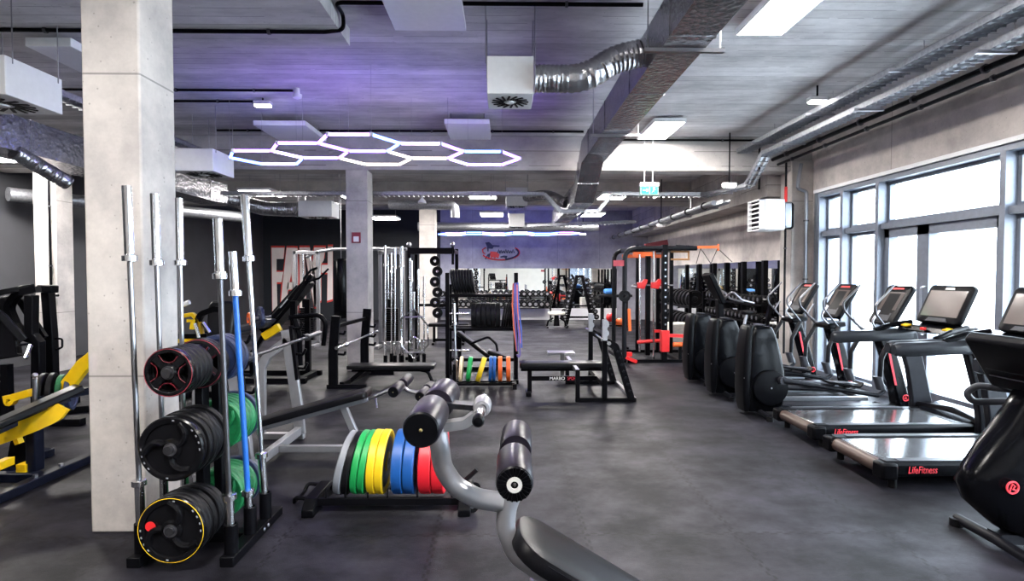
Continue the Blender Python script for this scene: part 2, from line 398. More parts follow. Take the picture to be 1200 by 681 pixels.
struct('pavement', MB().bb(5.6, 60, -40, 60, -.25, -.05), mat('paving', (.55, .55, .54), .8, var=.06, scale=1))

# ---- glazed wall
MU = [9.12, 8.49, 7.68, 5.73, 4.92, 2.97, 2.16, .21, -.60, -2.55, -3.26]
struct('trim_2', MB().bb(5.2, 5.42, MU[-1], 9.2, 2.93, 3.0), M['window_frame'])
struct('trim_3', MB().bb(5.2, 5.42, MU[-1], 9.2, 0, .07), M['window_frame'])
struct('trim_4', MB().bb(5.24, 5.42, MU[-1], 9.15, 2.28, 2.36), M['window_frame'])
mu = [struct('window_mullion', MB().bb(5.2, 5.42, y - .035, y + .035, .07, 2.93), M['window_frame']) for y in MU]
struct('trim_5', MB().bb(5.18, 5.6, 9.15, 9.2, 0, 3.0), M['aluminium'])
n = 0
for i in range(len(MU) - 1):
    y1, y0 = MU[i] - .035, MU[i + 1] + .035
    for z0, z1 in ((.07, 2.28), (2.36, 2.93)):
        n += 1
        if i in (2, 4, 6, 8) and False: continue
        fr = MB(); a = .045
        for q in ((y0, y0 + a, z0, z1), (y1 - a, y1, z0, z1), (y0 + a, y1 - a, z0, z0 + a), (y0 + a, y1 - a, z1 - a, z1)): fr.bb(5.33, 5.41, *q)
        if i == 2 and z0 < 1:                      # glazed double door
            ym = 6.93
            for q in ((ym - .1, ym + .1, z0, z1), (y0, y0 + .12, z0, z1), (y1 - .1, y1, z0, z1), (y0, y1, z1 - .12, z1), (y0, y1, z0, z0 + .12)): fr.bb(5.29, 5.41, *q)
            w = struct('door_1', fr, M['window_frame'])
            MB().tube([(5.29, ym - .06, .9), (5.23, ym - .06, .9), (5.23, ym - .06, 1.5), (5.29, ym - .06, 1.5)], .012, 8, .03).build('door_handle', M['steel'], w)
        else: w = struct('window_%d' % n, fr, M['window_frame'])
        MB().bb(5.365, 5.375, y0 + a, y1 - a, z0 + a, z1 - a).build('pane', M['window_glass'], w)

# ---- wall mirrors
mir = MB().bb(-1.9, 4.15, YB - .02, YB - .004, .42, 1.88).build('mirror', M['mirror_glass']); tag(mir, 'long wall mirror on the grey end wall behind the dumbbell rack', 'mirror')
for k in range(4):
    y0 = 10.5 + k * 1.72
    mr = MB().bb(XR - .02, XR - .004, y0, y0 + 1.70, .42, 1.93).build('mirror', M['mirror_glass'])
    tag(mr, ('%s wall mirror panel on the side wall, counted from the window column' % ORD[k]), 'mirror', 'side wall mirror panels')
struct('trim_6', MB().bb(-1.9, 4.15, YB - .03, YB, .0, .42), M['white_paint'])

# ---- painted lettering on the dark end wall and the emblem on the grey part
def wpoly(mb, pts, org, sc_, y, grow=1.0):
    w = [P(org[0] + a / sc_, org[1] + b / sc_, Y=y) for a, b in pts]
    c = sum(w, Vector()) / len(w)
    if grow != 1:
        out = []
        for p in w:
            d = p - c; l = max(d.length, 1e-6); out.append(p + d / l * grow)
        w = out
    mb.prism([(p.x, p.z) for p in w], (0, y, 0), (1, 0, 0), (0, 0, 1), .008)
LET = [[(62, 78), (176, 78), (168, 178), (106, 178), (106, 292), (166, 292), (150, 384), (108, 384), (114, 640), (70, 640)],
       [(196, 78), (250, 78), (232, 330), (205, 470), (190, 640), (138, 640), (160, 400)], [(250, 78), (292, 80), (300, 360), (296, 640), (262, 640), (246, 380), (236, 300)], [(205, 385), (270, 385), (270, 450), (195, 450)],
       [(310, 76), (352, 76), (372, 640), (312, 640)], [(352, 76), (400, 76), (470, 420), (470, 600), (440, 600)], [(440, 76), (540, 76), (524, 190), (500, 230), (502, 545), (440, 600), (420, 300)],
       [(562, 68), (604, 68), (604, 535), (556, 548)], [(505, 230), (560, 230), (560, 300), (505, 300)]]
rd, wt = MB(), MB()
for i, l in enumerate(LET):
    wpoly(rd, l, (310, 280), 7.567, 20.262, .07); wpoly(wt, l, (310, 280), 7.567, 20.25)
cc = P(408, 330, Y=20.26)
rd.torus(cc, (0, 1, 0), .42, .05, 24, 6, PI / 2, PI * 1.5)
mural = rd.build('wall_lettering', M['mural_red']); tag(mural, 'tall white and red painted capital letters on the dark end wall', 'wall lettering')
wt.build('letter_fill', M['mural_white'], mural)
lg, lb = MB(), MB()
def lpt(a, b): return P(540 + a / 15, 270 + b / 15, Y=20.28)
c0 = lpt(700, 390); ex = lpt(1030, 390).x - c0.x; ez = c0.z - lpt(700, 520).z
ring = lambda k, a0, a1: [Vector((c0.x + ex * k * math.cos(a0 + (a1 - a0) * i / 24), 20.28, c0.z + ez * k * math.sin(a0 + (a1 - a0) * i / 24))) for i in range(25)]
lg.tube(ring(1.0, math.radians(200), math.radians(400)), .025, 6); lb.tube(ring(.95, math.radians(-75), math.radians(30)), .035, 6)
lg.tube([lpt(440, 300), lpt(380, 340), lpt(390, 390), lpt(430, 415)], .02, 6)
def lpoly(mb, pts): mb.prism([(lpt(*p).x, lpt(*p).z) for p in pts], (0, 20.28, 0), (1, 0, 0), (0, 0, 1), .02)
lpoly(lb, [(430, 215), (500, 205), (560, 260), (680, 265), (680, 285), (575, 290), (560, 325), (490, 320), (490, 370), (465, 370), (462, 290)])
lpoly(lb, [(420, 500), (470, 420), (540, 390), (520, 420), (500, 490), (480, 500), (480, 450), (440, 510)])
lpoly(lg, [(520, 370), (640, 380), (680, 430), (660, 490), (620, 470), (600, 500), (570, 470), (530, 490), (510, 420)])
lpoly(lb, [(690, 460), (760, 440), (820, 450), (800, 510), (760, 475), (700, 480)])
for k in range(7): lb.tube([lpt(645 + k * 42, 400), lpt(665 + k * 42, 335 + 12 * (k % 3)), lpt(685 + k * 42, 395)], .022, 5)
em = lg.build('wall_emblem', M['red_paint']); tag(em, 'oval red and black athlete emblem on the grey end wall above the mirror', 'emblem')
lb.build('emblem_figure', M['navy'], em)

# ------------------------------------------------------------------ ceiling services
def duct_rect(name, path, w, h, m, label, cat='duct', seams=1.2):
    """rectangular duct swept along a path (kept level), with flange seams"""
    mb = MB(); rings = []
    for p in path:
        p = Vector(p); rings.append([p + Vector((a * w / 2, 0, b * h / 2)) for a, b in ((-1, -1), (1, -1), (1, 1), (-1, 1))])
    mb.loft(rings); o = mb.build(name, m, smooth=20); tag(o, label, cat)
    fl = MB()
    for i in range(len(path) - 1):
        a, b = Vector(path[i]), Vector(path[i + 1]); k = max(1, int((b - a).length / seams))
        for j in range(k):
            c = a + (b - a) * ((j + .5) / k); fl.box(c, (w + .012, .03, h + .012))
    each(fl, 'duct_flange', m, o); return o
def flex(name, pts, r, m, label, parent=None):
    pts = fillet(pts, .6, 10); out = []; rad = []
    for i in range(len(pts) - 1):
        a, b = pts[i], pts[i + 1]; k = max(1, int((b - a).length / .018))
        for j in range(k): out.append(a + (b - a) * j / k); rad.append(r * (1 + (.035 if len(out) % 2 else -.035) + random.uniform(-.02, .02)))
    out.append(pts[-1]); rad.append(r)
    o = MB().tube(out, rad, 20).build(name, m, parent)
    if label: tag(o, label, 'duct')
    return o
main_duct = duct_rect('air_duct', [(1.39, -4.4, 3.57), (1.39, 8.7, 3.57), (1.39, 9.6, 3.06), (1.39, 14.0, 3.06)], .34, .34, M['foil'], 'long square foil covered air duct running down the ceiling between the light panels')
for y in (2.6, 4.3, 6.9):
    MB().bar((1.08, y, 3.375), (1.70, y, 3.375), .035, .03).build('duct_strut', M['steel'], main_duct)
    for x in (1.11, 1.67): MB().cyl((x, y, 3.37), (x, y, ZC), .005, n=6).build('hanging_rod', M['steel'], main_duct)
duct_rect('air_duct', [(-5.55, -4.4, 3.19), (-5.55, 10.8, 3.19)], .5, .38, M['foil'], 'square foil wrapped air duct running beyond the big front column')
flex('flexible_duct', [(.27, 4.8, 3.33), (.7, 4.8, 3.33), (.95, 4.8, 3.5), (1.22, 4.8, 3.56)], .115, M['foil'], 'crinkled foil flexible duct joining the hanging vent box to the square duct')
flex('flexible_duct', [(-5.5, 10.7, 3.2), (-5.3, 11.25, 3.1), (-4.8, 11.3, 2.98), (-4.1, 11.3, 2.96)], .14, M['foil'], 'bright foil flexible duct curving round to the vent box near the dark wall')
flex('flexible_duct', [(1.22, 10.9, 3.05), (.9, 11.1, 3.25), (.48, 11.7, 3.28)], .10, M['foil'], 'short foil flexible duct to the small vent box behind the beam')
flex('flexible_duct', [(-5.36, 6.2, 3.0), (-5.30, 6.42, 2.9), (-5.18, 6.72, 2.74)], .085, M['foil'], 'open-ended foil flexible duct hanging beside the big front column')
o = MB().cyl((-2.6, 17, 3.12), (2.9, 17, 3.12), .13, n=20).build('round_duct', M['galvanised']); tag(o, 'round metal duct crossing the room in front of the end wall', 'duct')
rg = MB()
for k in range(6): rg.cyl((-2.1 + k * .95, 17, 3.12), (-2.07 + k * .95, 17, 3.12), .137, n=20)
each(rg, 'duct_band', M['galvanised'], o)
o = MB().tube([(-8.42, 9.6, 3.02), (-6.2, 13.4, 3.02)], .12, 16).build('round_duct', M['galvanised']); tag(o, 'round metal duct slanting away above the dark side wall', 'duct')
o = MB().tube([(-2.7, 13.2, 3.3), (-1.15, 13.2, 3.3), (-1.15, 13.2, 3.0)], .11, 16, .15).build('round_duct', M['galvanised']); tag(o, 'short elbow of round duct in front of the third column', 'duct')

def ceil_z(x, y):
    return 3.84 if x < -1.47 and 2.2 < y < 5.4 else (3.43 if 9.5 < y < 9.9 or 14.1 < y < 14.5 else ZC)
def vent_box(x, y, z, w, d, h, label, rods=True):
    t = thing('vent_box', label, 'air vent', (x, y, z))
    MB().bb(-w / 2, w / 2, -d / 2, d / 2, 0, h).build('vent_housing', M['white_paint'], t, bevel=.006)
    r = min(w, d) * .43; sw = MB()
    for k in range(16):
        a = 2 * PI * k / 16
        for rr, b in ((.55, 0), (.9, .2)):
            pass
        p0 = Vector((r * .35 * math.cos(a), r * .35 * math.sin(a), -.004)); p1 = Vector((r * .95 * math.cos(a + .35), r * .95 * math.sin(a + .35), -.004))
        sw.bar(p0, p1, r * .11, .006)
    sw.build('swirl_slot', M['black_plastic'], t)
    MB().lathe([(.001, 0), (r * .22, 0), (r * .2, -.012), (.001, -.012)], (0, 0, -.002), n=20).build('vent_hub', M['white_paint'], t)
    if rods:
        rd = MB()
        for sx in (-1, 1):
            for sy in (-1, 1): rd.cyl((sx * (w / 2 + .012), sy * d * .4, h - .05), (sx * (w / 2 + .012), sy * d * .4, ceil_z(x + sx * (w / 2 + .012), y + sy * d * .4) - z), .005, n=6)
        each(rd, 'hanging_rod', M['steel'], t)
    return t
vent_box(.06, 5.02, 3.2, .40, .45, .32, 'white vent box with a swirl grille hanging from rods before the square duct')
vent_box(-4.22, 4.78, 3.08, .56, .57, .31, 'white vent box with a swirl grille cut by the picture edge')
vent_box(-4.28, 8.05, 3.08, .56, .60, .31, 'bright white vent box hanging between the big column and the hexagon light')
vent_box(-3.72, 11.3, 2.80, .66, .5, .31, 'white vent box at the end of the bright foil duct, above the painted letters')
vent_box(.28, 11.9, 3.1, .45, .45, .38, 'grey vent box behind the cross tray, past the hexagon light')
vent_box(.36, 15.3, 2.95, .42, .42, .36, 'small far vent box hanging before the round metal duct')

def flat_panel(x0, x1, y0, y1, z, th, label):
    t = MB().bb(x0, x1, y0, y1, z, z + th).build('ceiling_panel', M['white_paint'], bevel=.005); tag(t, label, 'ceiling panel')
    rd = MB()
    for x in (x0 + .08, x1 - .08):
        for y in (y0 + .12, y1 - .12): rd.cyl((x, y, z + th), (x, y, ZC if not (x < -1.47 and y < 5.4) else 3.84), .006, n=6)
    each(rd, 'hanging_rod', M['steel'], t)
flat_panel(-.99, -.34, 3.95, 5.15, 3.88, .05, 'flat white heating panel under the ceiling at the top picture edge')
flat_panel(-3.60, -2.85, 8.1, 9.05, 3.80, .07, 'flat white heating panel above the blue end of the hexagon light')
flat_panel(-.85, -.2, 8.05, 9.0, 3.82, .07, 'flat white heating panel above the middle of the hexagon light')
flat_panel(-4.33, -3.92, 5.15, 6.3, 3.72, .08, 'flat white heating panel half hidden by the big column')

def light_panel(x0, x1, y0, y1, z, label):
    t = thing('light_panel', label, 'ceiling light', ((x0 + x1) / 2, (y0 + y1) / 2, z)); w, d = (x1 - x0) / 2, (y1 - y0) / 2
    f = MB()
    for q in ((-w, w, -d, -d + .02), (-w, w, d - .02, d), (-w, -w + .02, -d + .02, d - .02), (w - .02, w, -d + .02, d - .02)): f.bb(*q, 0, .05)
    f.bb(-w, w, -d, d, .05, .06); f.build('light_frame', M['white_paint'], t)
    MB().bb(-w + .02, w - .02, -d + .02, d - .02, .006, .012).build('light_diffuser', M['panel_light'], t)
    top = 3.43 if 9.5 < t.location.y < 9.9 else ZC
    r = MB()
    for sx in (-1, 1): r.cyl((sx * w * .8, 0, .06), (sx * w * .8, 0, top - z), .004, n=6)
    each(r, 'hanging_rod', M['steel'], t)
light_panel(2.18, 2.63, 4.0, 5.26, 3.90, 'bright square light panel beside the square duct at the top picture edge')
light_panel(2.22, 2.70, 8.2, 9.26, 3.90, 'bright light panel just in front of the ceiling beam')
light_panel(2.22, 2.85, 12.4, 13.3, 3.45, 'bright light panel hanging past the exit sign')
light_panel(2.25, 2.85, 15.4, 16.3, 3.35, 'small bright light panel beyond the second beam, past the square duct')
light_panel(-.80, -.16, 12.4, 13.3, 3.45, 'bright light panel behind the tip of the hexagon light')
light_panel(-.66, 0, 15.4, 16.3, 3.35, 'small bright light panel before the emblem wall')
light_panel(-3.85, -3.05, 15.8, 16.6, 3.28, 'bright light panel beside the second column, above the barbell stand')
light_panel(-5.7, -5.0, 12.0, 12.9, 3.45, 'bright light panel above the painted letters wall')
light_panel(-3.75, -3.15, 12.6, 13.3, 3.45, 'light panel half hidden by the second column')
light_panel(-8.2, -7.1, 8.5, 9.1, 3.45, 'light panel over the dark side wall at the picture edge')
light_panel(2.18, 2.63, -.4, .8, 3.90, 'added light panel out of the picture, brightening the walkway')  # unseen panel, added as extra light for the front of the room
light_panel(-1.3, -.8, .6, 1.8, 3.90, 'added light panel out of the picture, brightening the plate rack side')  # added out of view to light the near part of the room
light_panel(-6.9, -6.3, 4.2, 5.4, 3.80, 'added light panel out of the picture, brightening the black press machine and dark wall')  # unseen, added to brighten the dark side wall
light_panel(-4.8, -4.3, -.4, .8, 3.90, 'added light panel out of the picture, brightening the yellow machine side')  # extra panel out of view, added to raise the front light

# hexagon light: a honeycomb of glowing tubes
def hex_light(name, label, cx, cy, z, s, cells, up):
    t = thing(name, label, 'hexagon light', (cx, cy, z)); seen = {}
    for (q, r), colr in cells:
        px, py = q * 1.5 * s, r * math.sqrt(3) * s
        vs = [(px + s * math.cos(PI / 3 * k), py + s * math.sin(PI / 3 * k)) for k in range(6)]
        for k in range(6):
            a, b = vs[k], vs[(k + 1) % 6]; key = tuple(sorted(((round(a[0], 2), round(a[1], 2)), (round(b[0], 2), round(b[1], 2)))))
            if key in seen: continue
            c = colr[k % len(colr)]; seen[key] = 1
            A, B = Vector((*a, 0)), Vector((*b, 0)); d = (B - A).normalized() * .012
            MB().cyl(A + d, B - d, .017, n=10).build('light_tube', M['hex_' + c], t)
    jn, wr = MB(), MB(); pts = set(p for k in seen for p in k)
    for i, p in enumerate(sorted(pts)):
        jn.cyl((p[0], p[1], -.02), (p[0], p[1], .022), .022, n=10)
        if i % 2 == 0: wr.cyl((p[0], p[1], .02), (p[0], p[1], up - z), .002, n=4)
    each(jn, 'tube_joint', M['white_paint'], t); each(wr, 'hanging_wire', M['steel'], t); return t
B_, V_, W_, Y_ = 'blue', 'violet', 'white', 'warm'
hex_light('hexagon_light', 'glowing honeycomb of six hexagons in blue, violet and white under the ceiling', -3.14, 7.45, 3.2, .48,
          [((0, 0), [B_, W_, B_, B_, V_, W_]), ((1, -.5), [V_, V_, W_, V_, V_, V_]), ((2, -1), [B_, V_, W_, V_, V_, B_]), ((2, 0), [Y_, Y_, Y_, Y_, Y_, Y_]), ((3, -.5), [V_, Y_, V_, V_, W_, V_]), ((4, 0), [V_, V_, W_, V_, B_, V_])], ZC)
hex_light('hexagon_light', 'far bluish honeycomb light seen edge on before the emblem wall', -1.7, 18.9, 3.02, .5,
          [((0, 0), [B_, W_, B_]), ((1, -.5), [W_, B_, W_]), ((2, 0), [B_, W_, B_]), ((3, -.5), [W_, B_]), ((4, 0), [B_, B_, W_]), ((5, -.5), [B_, V_, W_])], ZC)

# cable trays: perforated trough = floor strip with slots, two lips, rungs, brackets
def tray(pts, w, label, m=None, hang=True, h=.06):
    mb = MB(); m = m or M['galvanised']; pts = [Vector(p) for p in pts]
    for a, b in zip(pts, pts[1:]):
        d = (b - a); L = d.length; x, y, d = frame(d)
        if abs(d.z) > .9: x = Vector((1, 0, 0))
        for sgn in (-1, 1):
            o_ = x * (sgn * w / 2); mb.bar(a + o_, b + o_, .006, h); mb.bar(a + o_ + y * (h * .45), b + o_ + y * (h * .45), .02, .006)
            mb.bar(a + o_ * .55 - y * (h * .45), b + o_ * .55 - y * (h * .45), w * .22, .004)
        k = int(L / .09)
        for j in range(k): c = a + d * (L * (j + .5) / k) - y * (h * .45); mb.bar(c - x * w / 2, c + x * w / 2, .045, .005, up=d)
    o = mb.build('cable_tray', m, smooth=20); tag(o, label, 'cable tray')
    if hang:
        br = MB()
        for a, b in zip(pts, pts[1:]):
            L = (b - a).length; k = max(1, int(L / 1.5))
            for j in range(k):
                c = a + (b - a) * ((j + .5) / k); x, y, d = frame(b - a)
                if abs(d.z) > .5: continue
                br.bar(c - x * (w / 2 + .09) - Vector((0, 0, h * .7)), c + x * (w / 2 + .09) - Vector((0, 0, h * .7)), .035, .03)
                br.cyl(c - x * (w / 2 + .07) - Vector((0, 0, h * .7)), Vector((*(c - x * (w / 2 + .07)).xy, ceil_z(c.x - x.x * (w / 2 + .07), c.y))), .005, n=6)
        each(br, 'tray_bracket', M['steel'], o)
    return o
tray([(4.05, -4.4, 3.74), (4.05, 9.4, 3.74)], .20, 'upper perforated cable tray along the window wall')
tray([(4.22, -4.4, 3.60), (4.22, 8.9, 3.60), (4.15, 9.35, 3.16), (3.7, 10.25, 3.12)], .17, 'lower bright cable tray along the window wall, bending down under the beam')
tray([(3.7, 10.3, 3.14), (2.0, 10.3, 3.14), (1.75, 10.3, 2.82), (1.05, 10.3, 2.82), (.75, 10.3, 3.14), (-5.15, 10.3, 3.14)], .18, 'cable tray crossing the room behind the beam')
tray([(4.15, 10.3, 3.02), (4.06, 19.6, 2.98)], .14, 'far cable tray along the concrete side wall')
tray([(-4.62, -1, 3.52), (-4.62, 9.4, 3.52)], .18, 'narrow cable tray above the vent boxes beside the big column')
tray([(.6, 13.3, 2.82), (2.9, 12.2, 2.82)], .16, 'short slanting cable tray under the end of the square duct')
def pipe(pts, r, label, m=None, clips=.9, bend=.06):
    o = MB().tube(pts, r, 10, bend).build('conduit_pipe', m or M['black_metal']); tag(o, label, 'pipe')
    cl = MB(); n_ = 0
    for a, b in zip(pts, pts[1:]):
        a, b = Vector(a), Vector(b); L = (b - a).length; k = int(L / clips)
        for j in range(k): c = a + (b - a) * ((j + .5) / k); d = (b - a).normalized(); cl.cyl(c - d * .012, c + d * .012, r * 1.5, n=10); n_ += 1
    if n_: each(cl, 'pipe_clip', M['dark_steel'], o)
    return o
pipe([(-8.5, 5.05, 3.82), (-1.6, 5.05, 3.82), (-1.43, 5.05, 3.84), (-1.43, 5.05, 3.97), (-1.43, 4.82, 3.97), (1.2, 4.82, 3.97)], .018, 'black conduit crossing the ceiling and stepping up at the dropped slab edge')
pipe([(-8.5, 7.1, 3.97), (-2.65, 7.1, 3.97)], .016, 'black conduit ending at the small round ceiling sensor')
pipe([(-8.5, 7.55, 3.97), (-3.3, 7.55, 3.97)], .016, 'black conduit feeding the glowing emergency lamp beside the big column')
pipe([(-4.6, 9.05, 3.97), (1.3, 9.05, 3.97)], .018, 'black conduit crossing the ceiling above the hexagon light')
pipe([(1.8, 9.42, 3.93), (4.35, 9.42, 3.93), (4.35, 9.42, 3.1)], .018, 'thin black conduit along the top of the beam, past the light panel')
pipe([(4.52, -4.4, 3.58), (4.52, 9.3, 3.58)], .03, 'thick dark pipe running along under the window wall cable trays')
pipe([(4.66, -4.4, 3.52), (4.66, 9.4, 3.52)], .022, 'second dark pipe close to the concrete lintel', M['dark_grey'])
pipe([(4.95, 9.2, 3.5), (4.95, 9.3, 3.2), (4.95, 9.3, 3.1), (5.1, 9.3, 3.05), (5.1, 9.3, .1)], .03, 'grey downpipe beside the window column', M['aluminium'])
pipe([(4.80, 9.4, 3.55), (4.80, 9.4, 2.7), (4.80, 9.4, .3)], .018, 'thin dark riser pipe on the window column behind the heater', M['dark_grey'])
pipe([(3.84, 10.1, 2.96), (3.84, 19.8, 2.96)], .05, 'silver pipe running along the far side wall', M['galvanised'])
pipe([(-7.62, 9.46, 3.3), (-7.62, 9.46, 1.3), (-7.50, 9.46, 1.3)], .02, 'black conduit running down the column by the dark wall')

def small_lamp(x, y, z, label, lit=True, top=ZC):
    t = thing('emergency_lamp', label, 'emergency lamp', (x, y, z))
    MB().box((0, 0, .03), (.22, .11, .05)).build('lamp_body', M['white_paint'], t, bevel=.008)
    MB().box((0, 0, -.005), (.20, .09, .02)).build('lamp_cover', M['lamp_light'] if lit else M['white_paint'], t, bevel=.008)
    MB().cyl((0, 0, .05), (0, 0, top - z), .012, n=8).build('lamp_stem', M['black_metal'], t)
small_lamp(-3.2, 7.5, 3.9, 'glowing emergency lamp at the end of a ceiling conduit beside the big column')
small_lamp(3.9, 6.9, 3.80, 'glowing emergency lamp beside the window wall cable tray')
small_lamp(3.75, 9.2, 3.12, 'white emergency lamp hanging under the cable tray at the beam')
small_lamp(2.75, 19.2, 3.05, 'tiny emergency lamp before the grey end wall')
small_lamp(3.9, 13.7, 2.85, 'white emergency lamp hanging under the far cable tray', False)
t = thing('ceiling_sensor', 'small round ceiling sensor at the end of a black conduit', 'sensor', (-2.6, 7.1, 3.9))
MB().lathe([(.03, .1), (.035, .03), (.06, .02), (.055, -.02), (.02, -.035), (.001, -.035)], (0, 0, 0)).build('sensor_body', M['white_paint'], t)
t = thing('hanging_lamp', 'small white bell lamp hanging from the cross tray beside the second column', 'lamp', (-1.5, 10.3, 2.98))
MB().lathe([(.015, .14), (.02, .08), (.07, .03), (.08, -.01), (.001, -.015)], (0, 0, 0)).build('lamp_shade', M['white_paint'], t)
MB().cyl((0, 0, .12), (0, 0, 1.02), .004, n=6).build('lamp_cord', M['steel'], t)
# exit sign
t = thing('exit_sign', 'green running man exit sign hanging from two rods', 'exit sign', (2.46, 9.38, 3.0))
MB().bb(-.15, .15, -.03, .03, 0, .14).build('sign_panel', M['exit_light'], t, bevel=.004)
MB().bb(-.16, .16, -.045, .045, .14, .20).build('sign_housing', M['white_paint'], t, bevel=.006)
g = MB().bb(-.14, -.005, -.036, -.030, .01, .13).bb(.01, .14, -.036, -.030, .01, .13); g.build('sign_symbol', M['exit_green'], t)
mn = MB().box((.07, -.038, .105), (.022, .004, .022)); mn.bar((.07, -.038, .09), (.06, -.038, .055), .022, .004); mn.bar((.06, -.038, .055), (.09, -.038, .035), .012, .004); mn.bar((.06, -.038, .055), (.035, -.038, .03), .012, .004); mn.bar((.07, -.038, .085), (.10, -.038, .075), .009, .004)
mn.bar((-.12, -.038, .07), (-.05, -.038, .07), .02, .004); mn.prism([(-.05, .1), (-.02, .07), (-.05, .04)], (0, -.038, 0), (1, 0, 0), (0, 0, 1), .004); mn.build('sign_pictogram', M['sticker_white'], t)
each(MB().cyl((-.08, 0, .2), (-.08, 0, 1.0), .005, n=6).cyl((.06, 0, .2), (.06, 0, 1.0), .008, n=6), 'hanging_rod', M['white_paint'], t)
# heater
t = thing('unit_heater', 'white louvred fan heater on the column beside the windows', 'heater', (4.45, 9.2, 2.38))
MB().bb(-.22, .12, -.24, .2, 0, .5).build('heater_case', M['white_paint'], t, bevel=.015)
f = MB(); f.bb(-.3, -.22, -.24, -.225, .0, .5).bb(-.3, -.22, .185, .2, .0, .5).bb(-.3, -.22, -.24, .2, .485, .5).bb(-.3, -.22, -.24, .2, 0, .015); f.build('louvre_frame', M['white_paint'], t)
MB().bb(-.235, -.221, -.23, .19, .01, .49).build('heater_opening', M['black_plastic'], t)
for k in range(6): MB().box((-.265, -.02, .06 + k * .076), (.075, .41, .008), (0, math.radians(-28), 0)).build('louvre', M['white_paint'], t)
MB().bb(.12, .26, -.20, .16, .04, .46).build('heater_rear', M['aluminium'], t, bevel=.03)
MB().tube([(.26, -.02, .46), (.36, -.02, .46), (.36, -.02, .04), (.26, -.02, .04)], .018, 8, .05).build('heater_bracket', M['black_metal'], t)
MB().cyl((.31, .12, .42), (.31, .12, .75), .025, n=10).build('heater_valve', M['red_paint'], t)
# fire call point on the second column
t = thing('fire_sign', 'small red and white fire sign on the second column', 'fire sign', (-2.50, 9.495, 2.28))
MB().bb(-.075, .075, -.02, .0, -.09, .09).build('sign_board', M['dark_red'], t, bevel=.004); MB().bb(-.045, .045, -.024, -.02, -.07, .02).build('sign_symbol', M['sticker_white'], t)
# ------------------------------------------------------------------ daylight
w = bpy.data.worlds.new('sky'); sc.world = w; w.use_nodes = True
bg = w.node_tree.nodes['Background']; bg.inputs[0].default_value = (.80, .89, 1, 1); bg.inputs[1].default_value = 12.0
# ================================================================== weights, bars and their racks
def bumper_mb(r, th):
    h = th / 2
    return MB().lathe([(.027, -h), (.06, -h), (.07, -h * .72), (r * .80, -h * .66), (r * .86, -h), (r - .007, -h), (r, -h + .007), (r, h - .007), (r - .007, h), (r * .86, h), (r * .80, h * .66), (.07, h * .72), (.06, h), (.027, h)], (0, 0, 0), (0, 1, 0), 40, closed=True)
def hub_mb(r, th): return MB().lathe([(.0255, -th / 2 - .003), (r, -th / 2 - .003), (r, th / 2 + .003), (.0255, th / 2 + .003)], (0, 0, 0), (0, 1, 0), 24, closed=True)
def bumper(r, th, m, loc, rot, label, group, ins=None):
    o = bumper_mb(r, th).build('bumper_plate', M[m]); tag(o, label, 'weight plate', group); o.location = loc; o.rotation_euler = rot
    hub_mb(.052, th).build('plate_hub', M['steel'], o)
    if ins: MB().lathe([(.07, -th * .38), (r * .78, -th * .36), (r * .78, th * .36), (.07, th * .38)], (0, 0, 0), (0, 1, 0), 32, closed=True).build('plate_face', M[ins], o)
    return o
def grip_plate(r, th, m, loc, label, group, n=3, stripe=None, web=True, sticker=False, rot=(0, 0, 0), a0=.5, holes=False):
    """iron plate coated in rubber with hand grips; axis along local y, outer face at -y"""
    h = th / 2; mb = MB()
    mb.lathe([(r * .80, -h * .8), (r * .84, -h), (r - .008, -h), (r, -h + .008), (r, h - .008), (r - .008, h), (r * .84, h), (r * .80, h * .8)], (0, 0, 0), (0, 1, 0), 40, closed=True)
    mb.lathe([(.027, -h * 1.02), (r * .26, -h * 1.02), (r * .32, -h * .7), (r * .32, h * .7), (r * .26, h), (.027, h)], (0, 0, 0), (0, 1, 0), 28, closed=True)
    if web: mb.lathe([(r * .3, -h * .35), (r * .82, -h * .35), (r * .82, h * .35), (r * .3, h * .35)], (0, 0, 0), (0, 1, 0), 32, closed=True)
    for k in range(n):
        a = a0 + 2 * PI * k / n; pts = []
        for i in range(7):
            q = i / 6; rr = r * (.24 + .6 * q); aa = a + (.75 * q * q if web else 0); pts.append((rr * math.cos(aa), -h * .62 if web else 0, rr * math.sin(aa)))
        mb.tube(pts, .02, 8, sq=None if web else (th * .9, r * .26)) if not web else mb.tube(pts, r * .10, 8)
    o = mb.build('grip_plate', M[m]); tag(o, label, 'weight plate', group); o.location = loc; o.rotation_euler = rot
    hub_mb(.036, th * 1.1).build('plate_hub', M['steel'] if m == 'plate_black' and web else M['dark_steel'], o)
    if m == 'plate_black' and web:
        mk = MB()
        for k in range(26):
            a = 2 * PI * k / 26
            if k % 13 in (0, 1, 2, 3, 6): mk.box((r * .89 * math.cos(a), -h * 1.0, r * .89 * math.sin(a)), (.012, .003, .007), (0, -a + PI / 2, 0))
        each(mk, 'rim_marking', M['plate_grey'], o)
    if stripe:
        MB().torus((0, -h * .95, 0), (0, 1, 0), r * .965, .0017, 48, 6).build('rim_stripe', M[stripe], o)
        if not web:
            for k in range(n):
                a = a0 + 2 * PI * (k + .5) / n; MB().tube([(r * q * math.cos(a + da), -h * .97, r * q * math.sin(a + da)) for q, da in ((.80, -.5), (.5, -.42), (.42, 0), (.5, .42), (.80, .5))], .0012, 5, .03).build('grip_outline', M[stripe], o)
    if sticker: MB().lathe([(.001, 0), (.028, 0), (.028, .003), (.001, .003)], (-r * .60, -h * .75, r * .12), (0, -1, 0), 20).build('red_sticker', M['red_paint'], o)
    return o
